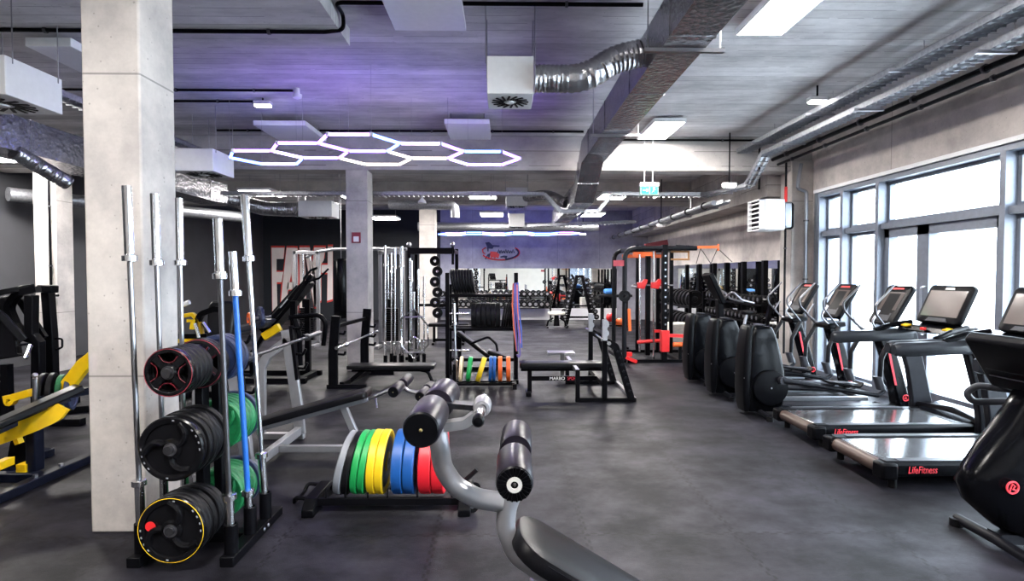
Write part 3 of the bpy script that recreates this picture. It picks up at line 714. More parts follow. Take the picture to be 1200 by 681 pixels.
def plain_plate(r, th, m, loc, label, group, rot=(0, 0, 0)):
    h = th / 2
    o = MB().lathe([(.027, -h), (r * .3, -h), (r * .36, -h * .5), (r * .78, -h * .5), (r * .84, -h), (r - .006, -h), (r, -h * .7), (r, h * .7), (r - .006, h), (r * .84, h), (r * .78, h * .5), (r * .36, h * .5), (r * .3, h), (.027, h)], (0, 0, 0), (0, 1, 0), 36, closed=True).build('weight_plate', M[m])
    tag(o, label, 'weight plate', group); o.location = loc; o.rotation_euler = rot; return o
def barbell(p, q, label, shaft='chrome', rs=.014, sl=.42, rsl=.025, group=None, sleeve='chrome', sl2=None, cat='barbell'):
    p = Vector(p); q = Vector(q); d = (q - p).normalized(); t = thing('barbell', label, cat, p, group=group); sl2 = sl if sl2 is None else sl2
    a, b = p + d * sl, q - d * sl2
    MB(p).cyl(a, b, rs, n=12).build('bar_shaft', M[shaft], t)
    for e, s_ in ((p, a), (q, b)):
        MB(p).cyl(e, s_, rsl, n=18).build('bar_sleeve', M[sleeve], t)
        dd = (s_ - e).normalized(); c = MB(p); c.lathe([(rs, .012), (rsl * 1.2, .012), (rsl * 1.55, .008), (rsl * 1.55, -.022), (rsl, -.03)], s_, dd, 20); c.build('bar_collar', M[sleeve], t)
    return t

# ---------------------------------------------------------------- plate tree with bar sockets (beside the big column)
TX, TY = -1.83, 3.44
t = thing('plate_tree', 'black plate tree with bar sockets on two floor feet beside the big column', 'plate rack', (TX, TY, 0))
o_ = (TX, TY, 0)
MB(o_).bb(-2.12, -2.04, 3.10, 3.80, .0, .06).build('foot', M['black_metal'], t, bevel=.006)
MB(o_).bb(-1.60, -1.52, 3.10, 3.80, .0, .06).build('foot', M['black_metal'], t, bevel=.006)
MB(o_).bar((-2.04, TY, .03), (-1.60, TY, .03), .08, .06).build('cross_bar', M['black_metal'], t, bevel=.005)
MB(o_).bar((TX - .035, TY, .03), (TX - .035, TY, 1.22), .05, .08).build('post', M['black_metal'], t, bevel=.005)
MB(o_).bar((TX + .03, TY + .09, .03), (TX + .03, TY + .05, 1.2), .05, .06).build('post', M['black_metal'], t, bevel=.005)
PZ = [.243, .69, 1.115]
for z in PZ:
    for sgn in (-1, 1): MB(o_).cyl((TX, TY, z), (TX, TY + sgn * .42, z), .024, n=16).build('plate_peg', M['dark_steel'], t)
SOCK = [(-1.56, 3.16), (-1.56, 3.40), (-1.56, 3.62), (-2.08, 3.18), (-2.08, 3.40), (-2.08, 3.62)]
for x, y in SOCK:
    MB(o_).lathe([(.029, .0), (.038, .0), (.038, .17), (.029, .17)], (x, y, .055), n=20, closed=True).build('bar_socket', M['black_metal'], t)
for y in (3.5, 3.56): MB(o_).ball((-1.517, y, .035), .012, .5, 1, 1, 10, 6).build('bolt', M['steel'], t)
NM = ['lowest', 'middle', 'top']
def treestack(z, ys, rs, nm, front_kw, back_col):
    for k, (y, r) in enumerate(zip(ys, rs)):
        kw = dict(front_kw) if k == 0 else {}
        st = kw.pop('stripe', None)
        where = 'facing the camera at the front' if k == 0 else '%s from the front' % ORD[k]
        grip_plate(r, .034 if r > .15 else .042, 'plate_black' if k == 0 else 'rubber', (TX, y, z), 'black grip plate on the %s plate tree peg, %s' % (nm, where), 'black plates on the plate tree', stripe=st, **kw)
treestack(PZ[0], [3.055, 3.092, 3.135, 3.175, 3.215, 3.255, 3.295, 3.335], [.185, .185, .18, .185, .16, .175, .17, .15], 'lowest', dict(stripe='yellow_paint', sticker=True, a0=.9), None)
treestack(PZ[1], [3.065, 3.105, 3.15, 3.19, 3.235, 3.28, 3.32], [.18, .165, .178, .185, .18, .17, .185], 'middle', dict(a0=.5), None)
for k, y in enumerate([3.06, 3.105, 3.15, 3.195, 3.24, 3.36, 3.40]):
    grip_plate(.135 if k < 5 else .15, .042, 'plate_black' if k == 0 else 'rubber', (TX, y, PZ[2]), 'small black grip plate on the top plate tree peg, %s' % ('facing the camera at the front' if k == 0 else '%s from the front' % ORD[k]), 'small red-lined plates on the plate tree',
               n=4, stripe='dark_red' if k in (0, 5) else None, web=False, a0=.75)
for lv, z in enumerate(PZ[:2]):
    for k, y in enumerate([3.55, 3.595, 3.64, 3.685, 3.73]):
        grip_plate(.165, .036, 'plate_green_dark', (TX, y, z), 'green grip plate on the rear %s plate tree peg, %s behind the post' % (NM[lv], ORD[k]), 'green plates on the plate tree', a0=k * .4)
    plain_plate(.17, .03, 'navy', (TX, 3.79, z), 'dark blue plate at the very back of the %s peg of the plate tree' % NM[lv], 'blue plates on the plate tree')
for k, y in enumerate([3.56, 3.61, 3.66]): plain_plate(.15, .04, 'navy', (TX, y, PZ[2]), 'dark blue plate on the rear top peg of the tree, %s behind its post' % ORD[k], 'blue plates on the plate tree')
barbell((-1.56, 3.16, .058), (-1.61, 3.16, 1.965), 'black shafted barbell standing in the front socket of the bare plate tree foot', 'dark_steel', .0145, .33, group='bars standing in the plate tree')
barbell((-1.56, 3.40, .058), (-1.645, 3.40, 1.79), 'bright blue shafted barbell standing upright in the plate tree', 'blue_paint', .0165, .26, .024, group='bars standing in the plate tree')
barbell((-1.56, 3.62, .058), (-1.67, 3.62, 2.165), 'long chrome barbell leaning in the rear socket behind the blue bar', 'chrome', .015, .42, group='bars standing in the plate tree')
barbell((-2.08, 3.18, .058), (-2.10, 3.14, 2.145), 'chrome barbell standing in front of the big column, by its outer corner', 'steel', .014, .41, group='bars standing in the plate tree')
barbell((-2.08, 3.40, .058), (-2.09, 3.37, 2.135), 'chrome barbell standing against the column side, behind the front bar', 'steel', .014, .42, group='bars standing in the plate tree')
barbell((-2.08, 3.62, .058), (-2.08, 3.60, 2.14), 'chrome barbell beside the rear edge of the big column', 'steel', .014, .42, group='bars standing in the plate tree')

# ---------------------------------------------------------------- low bumper plate rack in front
t = thing('plate_cart', 'low black floor rack holding a row of coloured bumper plates, in the open floor', 'plate rack', (-.80, 3.97, 0)); o_ = (-.80, 3.97, 0)
for x in (-1.33, -.27):
    f = MB(o_); f.prism([(-.24, .0), (.24, .0), (.24, .05), (.17, .11), (-.17, .11), (-.24, .05)], (x, 3.97, 0), (0, 1, 0), (0, 0, 1), .085); f.build('end_foot', M['black_metal'], t, bevel=.008)
for y in (3.83, 4.11): MB(o_).bar((-1.33, y, .075), (-.27, y, .075), .035, .05).build('rail', M['black_metal'], t, bevel=.004)
for x in (-1.235, -1.10, -.945, -.81, -.60, -.36): MB(o_).tube([(x, 3.83, .09), (x, 3.83, .15), (x, 4.11, .15), (x, 4.11, .09)], .008, 8, .03).build('divider', M['black_metal'], t)
MB(o_).tube([(-1.36, 3.84, .09), (-1.45, 3.84, .10), (-1.47, 3.87, .05), (-1.47, 4.07, .05), (-1.45, 4.1, .10), (-1.36, 4.1, .09)], .014, 8, .03).build('pull_handle', M['black_metal'], t)
for y in (3.80, 4.14):
    w = MB(o_).cyl((-.215, y - .015, .05), (-.215, y + .015, .05), .042, n=20).build('wheel', M['rubber'], t); MB(o_).cyl((-.215, y - .018, .05), (-.215, y + .018, .05), .014, n=12).build('wheel_hub', M['steel'], w)
MB(o_).cyl((-.30, 4.12, .1), (-.20, 4.12, .19), .018, n=10).build('grip_knob', M['rubber'], t)
BP = [(-1.155, .05, 'plate_grey', .22, 'light grey bumper plate leaning at the end of the front floor rack', None), (-1.105, .045, 'rubber', .21, 'black bumper plate leaning against the light grey one on the front floor rack', None),
      (-1.05, .045, 'plate_green', .15, 'green bumper plate on the front floor rack, next to the black one', None), (-1.0, .045, 'plate_green', .15, 'green bumper plate on the front floor rack, next to the yellow ones', None),
      (-.912, .055, 'plate_yellow', .08, 'yellow bumper plate on the front floor rack, next to the green ones', None), (-.855, .055, 'plate_yellow', .08, 'yellow bumper plate on the front floor rack with its speckled face showing', 'dark_steel'),
      (-.735, .074, 'plate_blue', .04, 'blue bumper plate on the front floor rack, next to the yellow ones', None), (-.655, .074, 'plate_blue', .04, 'blue bumper plate on the front floor rack, next to the red ones', 'black_metal'),
      (-.545, .085, 'plate_red', .03, 'red bumper plate on the front floor rack, next to the blue ones', None), (-.455, .085, 'plate_red', .03, 'red bumper plate at the end of the front floor rack, behind the silver tube', None)]
for x, th, m, lean, lb_, ins in BP:
    bumper(.225, th, m, (x + .03 * (lean > .1), 3.97, .085 + .225 * math.cos(lean)), (-lean, 0, -PI / 2), lb_, 'bumper plates on the front floor rack', ins)

# ---------------------------------------------------------------- tall plate store in the middle of the room
t = thing('plate_store', 'tall black two-tier plate store with a band draped on its post', 'plate rack', (-.33, 8.6, 0)); o_ = (-.33, 8.6, 0)
for x in (-.85, .19):
    for y in (8.42, 8.80): MB(o_).bar((x, y, .04), (x, y, 1.68 if y < 8.6 else 1.5), .06).build('post', M['black_metal'], t, bevel=.005)
    MB(o_).bar((x, 8.31, .03), (x, 9.0, .03), .07, .06).build('foot', M['black_metal'], t, bevel=.005)
    MB(o_).bar((x, 8.42, .82), (x, 8.80, .82), .05).build('side_rail', M['black_metal'], t)
for z in (.82, 1.33):
    for y in (8.44, 8.78): MB(o_).bar((-.85, y, z), (.19, y, z), .05, .045).build('shelf_rail', M['black_metal'], t)
MB(o_).bar((-.85, 8.8, .30), (.19, 8.8, .30), .05).build('cross_bar', M['black_metal'], t)
for z in (.5, 1.06): MB(o_).cyl((-.85, 8.42, z), (-.52, 8.42, z), .018, n=12).build('plate_peg', M['chrome'], t)
for k in range(8):
    x = -.78 + k * .043; bumper(.19, .038, 'rubber', (x, 8.61, 1.545), (.16, 0, -PI / 2), 'black plate tilted on the upper tier of the plate store, %s from the post' % ORD[k], 'black plates on the upper tier')
for k in range(6):
    x = -.46 + k * .075; bumper(.19, .07, 'rubber', (x, 8.61, 1.025), (0, 0, -PI / 2), 'thick upright black plate on the lower tier of the plate store, %s in its row' % ORD[k], 'thick black plates on the lower tier')
for k in range(5):
    x = .0 + k * .036; bumper(.19, .03, 'rubber', (x, 8.61, 1.018), (-.14, 0, -PI / 2), 'thin leaning black plate on the lower plate store tier, %s from the thick ones' % ORD[k], 'thin black plates on the lower tier')
bd = thing('resistance_band', 'purple, orange and blue resistance bands draped over the post of the plate store', 'resistance band', (.19, 8.30, 1.5))
for nm, m, pts in (('orange_band', 'band_orange', [(.15, 8.36, 1.52), (.135, 8.345, 1.2), (.155, 8.335, .85), (.20, 8.33, .50)]), ('purple_band', 'band_purple', [(.185, 8.35, 1.53), (.195, 8.33, 1.1), (.235, 8.325, .7), (.25, 8.325, .45), (.225, 8.32, .40), (.205, 8.32, .45)]), ('blue_band', 'band_blue', [(.215, 8.37, 1.53), (.225, 8.35, 1.2), (.265, 8.34, .85), (.275, 8.335, .55)]),
                   ('orange_band', 'band_orange', [(.20, 8.365, 1.5), (.215, 8.335, 1.0), (.25, 8.33, .62)]), ('purple_band', 'band_purple', [(.165, 8.345, 1.52), (.17, 8.325, 1.0), (.21, 8.32, .5)])):
    MB((.19, 8.30, 1.5)).tube(pts, .02, 6, .05, sq=(.022, .034)).build(nm, M[m], bd)
# small low rack with coloured plates in front of it
t = thing('plate_cart', 'small black floor rack with coloured plates in front of the tall plate store', 'plate rack', (-.25, 8.25, 0)); o_ = (-.25, 8.10, 0); t.location = o_
for x in (-.72, .16):
    MB(o_).prism([(-.18, 0), (.18, 0), (.14, .07), (-.14, .07)], (x, 8.10, 0), (0, 1, 0), (0, 0, 1), .06).build('end_foot', M['black_metal'], t)
MB(o_).bar((-.72, 8.10, .03), (-.72, 8.10, .34), .045).build('handle_post', M['black_metal'], t)
for y in (8.02, 8.18): MB(o_).bar((-.72, y, .06), (.16, y, .06), .03, .04).build('rail', M['black_metal'], t)
for x, th, m, lean, lb_ in ((-.62, .045, 'plate_cream', .05, 'cream plate at the end of the small floor rack'), (-.50, .06, 'plate_green', .12, 'green plate on the small floor rack by the plate store'), (-.33, .07, 'plate_yellow', .30, 'leaning yellow plate on the small floor rack by the plate store'),
                            (-.19, .045, 'plate_blue', .03, 'blue plate on the small floor rack, next to the yellow one'), (-.135, .045, 'plate_blue', .03, 'blue plate on the small floor rack, next to the orange-red ones'), (-.05, .06, 'orange_paint', 0, 'orange-red plate on the small floor rack, next to the blue ones'), (.07, .06, 'orange_paint', 0, 'orange-red plate at the end of the small floor rack')):
    bumper(.185, th, m, (x, 8.10, .085 + .185 * math.cos(lean)), (-lean, 0, -PI / 2), lb_, 'plates on the small floor rack')
# kettle of vertical bar standing before the store
barbell((-.70, 8.20, .075), (-.735, 8.25, 1.22), 'short chrome bar standing upright in front of the plate store', 'steel', .014, .3)

# ---------------------------------------------------------------- bar stand behind the second column, with the hex bar
BX, BY = -1.75, 10.05
t = thing('bar_stand', 'black floor stand of sockets holding upright chrome bars beside the second column', 'bar stand', (BX, BY, 0)); o_ = (BX, BY, 0)
MB(o_).bb(-2.22, -1.28, 9.80, 10.32, 0, .05).build('stand_base', M['black_metal'], t, bevel=.006)
bars = [(-2.12, 9.95, 2.17), (-2.06, 10.2, 2.05), (-1.94, 9.92, 2.13), (-1.88, 10.15, 2.15), (-1.82, 9.95, 2.16), (-1.72, 10.2, 1.95), (-1.66, 10.0, 1.9), (-1.58, 10.25, 1.75), (-1.45, 10.1, 1.62)]
for k, (x, y, h) in enumerate(bars):
    MB(o_).lathe([(.028, 0), (.036, 0), (.036, .16), (.028, .16)], (x, y, .045), n=16, closed=True).build('bar_socket', M['black_metal'], t)
    barbell((x, y, .06), (x + .01, y, h), 'upright chrome bar in the stand beside the second column, %s from the column' % ORD[k], 'chrome', .014, .36, .023, group='bars in the stand by the second column')
hx = thing('hex_bar', 'silver hexagonal trap bar propped upright on the bar stand', 'trap bar', (-1.52, 9.72, .3))
o_ = (-1.52, 9.72, .3)
H6 = [P(a, b, Y=9.72) for a, b in ((470, 374), (485, 362), (501, 381), (502, 404), (486, 421), (471, 406))]
MB(o_).tube(H6, .015, 8, closed=True).build('hex_frame', M['chrome'], hx)
for a, b in (((473, 372), (497, 371)), ((474, 413), (497, 413))): MB(o_).cyl(P(*a, Y=9.70), P(*b, Y=9.70), .014, n=10).build('grip', M['steel'], hx)
MB(o_).cyl(P(485, 362, Y=9.72), P(485, 342, Y=9.72), .024, n=12).build('sleeve', M['chrome'], hx)
MB(o_).cyl(P(486, 421, Y=9.72), P(486, 434, Y=9.72), .024, n=12).build('sleeve', M['chrome'], hx)
MB(o_).tube([P(480, 412, Y=9.66), P(480, 400, Y=9.66), P(486, 394, Y=9.66), P(492, 400, Y=9.66), P(492, 412, Y=9.66)], .012, 8, .05).build('raised_handle', M['chrome'], hx)
mat('brass', (.30, .24, .10), .3, .9)
# ================================================================== benches
def M4(o, ux, uy): return basis(o, ux, uy)
def foam_roller(p, q, r, t, org, mface='black_plastic', gap=None, spokes=False):
    """one foam roller with its end caps; returns the roller object"""
    p, q = Vector(p), Vector(q); d = (q - p).normalized(); e = MB(org)
    L = (q - p).length
    e.lathe([(r * .3, 0), (r * .93, .0), (r, .012), (r * .985, L * .5), (r, L - .012), (r * .93, L), (r * .3, L)], p, d, 32)
    o = e.build('foam_roller', M['foam'], t)
    c = MB(org); c.lathe([(.001, -.010), (r * .85, -.010), (r * .93, -.004), (r * .93, .004), (.001, .004)], p, d, 32); c.build('end_cap', M[mface], o)
    if spokes:
        x, y, _ = frame(d); s_ = MB(org)
        for k in range(22):
            a = 2 * PI * k / 22; u = x * math.cos(a) + y * math.sin(a); s_.bar(p - d * .012 + u * r * .45, p - d * .012 + u * r * .88, r * .09, .006, up=d)
        s_.build('cap_fins', M['black_metal'], o)
        w = MB(org); w.lathe([(r * .20, -.016), (r * .40, -.016), (r * .40, -.008), (r * .20, -.008)], p, d, 24, closed=True); w.build('cap_ring', M['leather_white'], o)
    b = MB(org); b.ball(p - d * .010, r * .10, n=12, m=6); b.build('cap_bolt', M['dark_steel'] if spokes else M['brass'], o)
    return o
# ---- decline sit-up bench, closest to the camera
BY = 1.86
t = thing('sit_up_bench', 'silver framed decline sit-up bench with black foam leg rollers and a sloping pad', 'bench', (.5, BY, 0)); o_ = (.5, BY, 0)
A = [(-.222, 1.19), (-.222, 1.12), (-.206, 1.0), (-.165, .935), (-.088, .892), (.0, .878)]
MB(o_).tube([(x, BY, z) for x, z in A], .033, 16, .12, 6).build('curved_tube', M['silver_paint'], t)
MB(o_).tube([(.038, BY, 1.02), (.034, BY, .92), (.012, BY, .86), (.006, BY, .79), (.04, BY, .70), (.14, BY, .63), (1.25, BY, -.05 + .10)], .033, 16, .10, 6).build('main_tube', M['silver_paint'], t)
for (x, z, sp) in ((-.235, 1.2, False), (.036, 1.04, True)):
    MB(o_).cyl((x, BY - .05, z), (x + .012, BY + .05, z), .026, n=14).build('roller_axle', M['silver_paint'], t)
    foam_roller((x - .004, BY - .255, z), (x, BY - .035, z), .057, t, o_, spokes=sp); foam_roller((x + .014, BY + .255, z), (x + .006, BY + .045, z), .057, t, o_)
# adjuster arm with its bracket and pull pin
MB(o_).tube([(-.20, BY + .04, 1.205), (-.13, BY + .06, 1.195), (-.07, BY + .02, 1.20)], .02, 8, sq=(.06, .018)).build('adjuster_arm', M['dark_grey'], t)
MB(o_).tube([(-.20, BY, 1.14), (-.13, BY, 1.15), (-.07, BY, 1.195)], .018, 8, .04, sq=(.05, .03)).build('adjuster_strut', M['silver_paint'], t)
MB(o_).lathe([(.016, -.03), (.026, -.03), (.031, -.01), (.031, .05), (.024, .07), (.016, .07)], (-.073, BY + .02, 1.2), (0, 1, 0), 20, closed=True).build('adjuster_bracket', M['silver_paint'], t)
pn = MB(o_).cyl((-.078, BY - .15, 1.2), (-.070, BY + .16, 1.2), .015, n=14).build('pull_pin', M['chrome'], t)
MB(o_).lathe([(.001, -.03), (.014, -.028), (.019, -.02), (.019, .01), (.001, .012)], (-.078, BY - .15, 1.2), (0, 1, 0), 16).build('pin_tip', M['black_plastic'], pn)
th_ = math.radians(31.4); ux = (math.cos(th_), 0, -math.sin(th_)); n_ = (math.sin(th_), 0, math.cos(th_))
L_ = 1.10; st_ = Vector((.055, BY, .805)); cpad = st_ + Vector(ux) * (L_ / 2) - Vector(n_) * .062
pd = MB(o_).pad(L_, .29, .06, basis(cpad, ux, (0, 1, 0)), r=.11, e=.012).build('bench_pad', M['vinyl'], t)
MB(o_).tube([cpad + Vector(ux) * (-L_ / 2 + .11 + q * (L_ - .22)) + Vector((0, -.1445, 0)) + Vector(n_) * .045 for q in (0, .25, .5, .75, 1)], .0022, 5).build('pad_stitching', M['dark_grey'], pd)
MB(o_).bar((.12, BY, .62), (.36, BY, .03), .05, .07).build('support_leg', M['silver_paint'], t, bevel=.006)
MB(o_).bar((.36, BY - .28, .03), (.36, BY + .28, .03), .07, .05).build('floor_foot', M['silver_paint'], t, bevel=.006)
MB(o_).bar((1.22, BY - .25, .03), (1.22, BY + .25, .03), .07, .05).build('floor_foot', M['silver_paint'], t, bevel=.006)

# ---- silver decline press bench behind the plate tree, with its barbell
YC = 5.0
t = thing('decline_bench', 'silver decline press bench with a long black pad, behind the plate tree', 'bench', (-1.8, YC, 0)); o_ = (-1.8, YC, 0)
for y in (4.42, 5.56):
    MB(o_).tube([(-2.04, y, .05), (-2.06, y, .3), (-2.17, y, 1.10)], .03, 4, .2, sq=(.10, .055)).build('upright', M['silver_paint'], t, bevel=.006)
    MB(o_).tube([(-2.43, y, .04), (-2.42, y, .72), (-2.36, y, .84), (-2.15, y, 1.0)], .05, 4, .08, sq=(.085, .055)).build('rear_stand', M['silver_paint'], t, bevel=.006)
    MB(o_).bar((-2.46, y, .035), (-2.0, y, .035), .07, .06).build('floor_rail', M['silver_paint'], t, bevel=.005)
    for z in (.72, .86, 1.0, 1.12):
        MB(o_).tube([(-2.08 - .1 * (z - .6), y, z), (-1.98 - .1 * (z - .6), y, z - .01), (-1.95 - .1 * (z - .6), y, z + .05)], .014, 6, .02).build('bar_hook', M['black_metal'], t)
    MB(o_).bar((-2.06, y, .60), (-2.12, y, 1.14), .03, .062).build('hook_plate', M['black_metal'], t)
MB(o_).bar((-2.05, 4.42, .09), (-2.05, 5.56, .09), .06, .08).build('cross_rail', M['silver_paint'], t, bevel=.006)
MB(o_).bar((-2.40, 4.42, .20), (-2.40, 5.56, .20), .06, .08).build('cross_rail', M['silver_paint'], t, bevel=.006)
MB(o_).bar((-2.05, YC, .08), (-1.30, YC, .08), .055, .06).build('spine', M['silver_paint'], t, bevel=.006)
MB(o_).tube([(-1.27, YC, .04), (-1.44, YC, .45)], .03, 12, sq=(.055, .06)).build('front_leg', M['silver_paint'], t, bevel=.006)
MB(o_).bar((-1.27, YC - .25, .03), (-1.27, YC + .25, .03), .06, .05).build('floor_foot', M['silver_paint'], t, bevel=.006)
MB(o_).bar((-2.2, YC, .26), (-1.22, YC, .53), .05, .04).build('pad_rail', M['silver_paint'], t, bevel=.004)
a_, b_ = Vector((-2.22, YC, .285)), Vector((-1.20, YC, .565)); ux = (b_ - a_).normalized()
MB(o_).pad((b_ - a_).length, .28, .06, basis((a_ + b_) / 2, ux, (0, 1, 0)), .05, .012).build('bench_pad', M['vinyl'], t)
MB(o_).tube([(-1.22, YC, .53), (-1.05, YC, .60), (-.93, YC, .655), (-.86, YC, .60), (-.78, YC, .585), (-.70, YC, .61)], .018, 10, .06).build('roller_arm', M['steel'], t)
MB(o_).cyl((-1.16, YC, .55), (-1.145, YC, .45), .012, n=8).build('pull_pin', M['chrome'], t)
foam_roller((-.945, YC - .26, .645), (-.93, YC - .03, .655), .05, t, o_); foam_roller((-.905, YC + .28, .665), (-.92, YC + .03, .655), .05, t, o_)
foam_roller((-.72, YC - .24, .60), (-.70, YC - .03, .61), .045, t, o_); foam_roller((-.68, YC + .24, .60), (-.70, YC + .03, .61), .045, t, o_)
barbell((-1.96, 3.92, 1.005), (-2.0, 6.05, 1.02), 'dark barbell lying across the silver decline bench', 'dark_steel', .0145, .42, .024, sleeve='dark_steel')

# ---- low black bench with bar posts in front of the second column
t = thing('press_bench', 'low black flat bench with two bar posts in front of the second column', 'bench', (-1.8, 8.4, 0)); o_ = (-1.8, 8.4, 0)
for x, y, h in ((-2.44, 8.05, 1.05), (-2.26, 9.15, 1.09)):
    MB(o_).tube([(x - .03, y, .03), (x - .03, y, .5), (x + .02, y, h)], .04, 4, .1, sq=(.13, .06)).build('bar_post', M['black_metal'], t, bevel=.006)
    for z in (.5, .64, .8):
        MB(o_).tube([(x + .04, y, z), (x + .13, y, z - .01), (x + .15, y, z + .04)], .018, 8, .02).build('bar_hook', M['black_metal'], t)
    MB(o_).bar((x - .12, y, .03), (x + .45, y, .03), .07, .06).build('floor_rail', M['black_metal'], t, bevel=.005)
MB(o_).bar((-2.44, 8.05, .9), (-2.27, 9.15, .93), .05).build('top_brace', M['black_metal'], t)
MB(o_).bar((-2.35, 8.05, .06), (-2.2, 9.15, .06), .06).build('cross_rail', M['black_metal'], t)
MB(o_).pad(1.30, .32, .06, basis((-1.68, 8.35, .245), (1, 0, 0), (0, 1, 0)), .04, .012).build('bench_pad', M['vinyl'], t)
MB(o_).bar((-2.28, 8.35, .22), (-1.1, 8.35, .22), .06, .05).build('pad_rail', M['black_metal'], t)
MB(o_).tube([(-1.3, 8.35, .22), (-1.14, 8.35, .19), (-1.06, 8.35, .0)], .025, 8, .08).build('front_leg', M['black_metal'], t)
MB(o_).bar((-1.07, 8.12, .02), (-1.07, 8.58, .02), .05, .04).build('floor_foot', M['black_metal'], t)
MB(o_).tube([(-2.1, 8.35, .22), (-2.33, 8.35, .03)], .03, 8, sq=(.06, .06)).build('rear_leg', M['black_metal'], t)
barbell((-2.24, 7.45, .665), (-2.17, 9.55, .68), 'silver barbell resting low on the black posts before the second column', 'steel', .014, .42, .024)

# ---- flat press bench to the right of the middle
t = thing('press_bench', 'black flat press bench with white lettering on its rail and tall white-tipped posts', 'bench', (.8, 7.6, 0)); o_ = (.8, 7.6, 0)
YB2 = 7.62
MB(o_).pad(1.16, .30, .075, basis((.80, YB2, .375), (1, 0, 0), (0, 1, 0)), .04, .015).build('bench_pad', M['vinyl'], t)
MB(o_).bar((.24, YB2, .35), (1.36, YB2, .35), .06, .05).build('pad_rail', M['black_metal'], t)
MB(o_).bar((.36, YB2, .02), (.36, YB2, .35), .06, .07).build('front_leg', M['black_metal'], t, bevel=.004)
MB(o_).bar((.34, YB2 - .18, .025), (.34, YB2 + .18, .025), .07, .05).build('floor_foot', M['black_metal'], t, bevel=.005)
rl = MB(o_).bar((.36, YB2, .22), (1.30, YB2, .22), .05, .065).build('spine', M['black_metal'], t, bevel=.004)
text_mesh('MARBO', .062, .001, 'rail_lettering', M['sticker_white'], t, basis((.74 - .8, YB2 - .027 - 7.6, .22), (1, 0, 0), (0, 0, 1)), xs=1.0)
text_mesh('SPORT', .062, .001, 'rail_lettering', M['text_red'], t, basis((.955 - .8, YB2 - .027 - 7.6, .22), (1, 0, 0), (0, 0, 1)), xs=.8)
for y in (7.14, 8.30):
    MB(o_).bar((1.31, y, .03), (1.31, y, .80), .065, .06).build('bar_post', M['black_metal'], t, bevel=.005)
    c = MB(o_); c.prism([(-.035, .80), (.03, .80), (.03, .86), (.05, .87), (.05, .92), (.03, .93), (.03, .97), (.05, .98), (.05, 1.03), (.02, 1.07), (-.035, 1.07)], (1.31, y, 0), (1, 0, 0), (0, 0, 1), .055); c.build('bar_catcher', M['plate_grey'], t, bevel=.004)
    MB(o_).bar((.93, y, .03), (1.72, y, .03), .06, .05).build('floor_rail', M['black_metal'], t, bevel=.005)
    g = MB(o_); g.tube([(1.33, y, .79), (1.45, y, .72), (1.66, y, .03)], .03, 4, .05, sq=(.055, .09)); g.build('side_guard', M['black_metal'], t, bevel=.005)
    for k in range(7): MB(o_).box((1.475 + k * .026, y - .046, .66 - k * .085), (.03, .008, .03), (0, .25, 0)).build('guard_stud', M['dark_grey'], t)
    MB(o_).bar((.96, y, .03), (.96, y, .42), .055).build('spotter_post', M['black_metal'], t, bevel=.004)
MB(o_).bar((1.70, 7.14, .03), (1.70, 8.30, .03), .05, .045).build('cross_rail', M['steel'], t)
MB(o_).bar((1.31, 7.14, .22), (1.31, 8.30, .22), .05, .06).build('cross_rail', M['black_metal'], t)
MB(o_).bar((.96, 7.14, .40), (.96, 8.3, .40), .05, .05).build('spotter_platform', M['steel'], t)
barbell((1.345, 7.02, .775), (1.37, 9.05, .76), 'chrome barbell lying on the posts of the lettered press bench', 'chrome', .014, .40, .026)
t = thing('spotter_stand', 'pale steel T shaped spotter platform behind the lettered bench pad', 'stand', (.95, 8.75, 0)); o_ = (.95, 8.75, 0)
MB(o_).bb(.70, 1.12, 8.62, 8.9, .40, .43).build('upper_plate', M['steel'], t, bevel=.004); MB(o_).bar((.93, 8.75, .02), (.93, 8.75, .4), .06).build('stand_post', M['steel'], t); MB(o_).bb(.72, 1.25, 8.50, 8.75, .2, .225).build('lower_plate', M['steel'], t, bevel=.004)
MB(o_).bar((.72, 8.75, .02), (1.14, 8.75, .02), .06, .04).build('stand_foot', M['black_metal'], t)
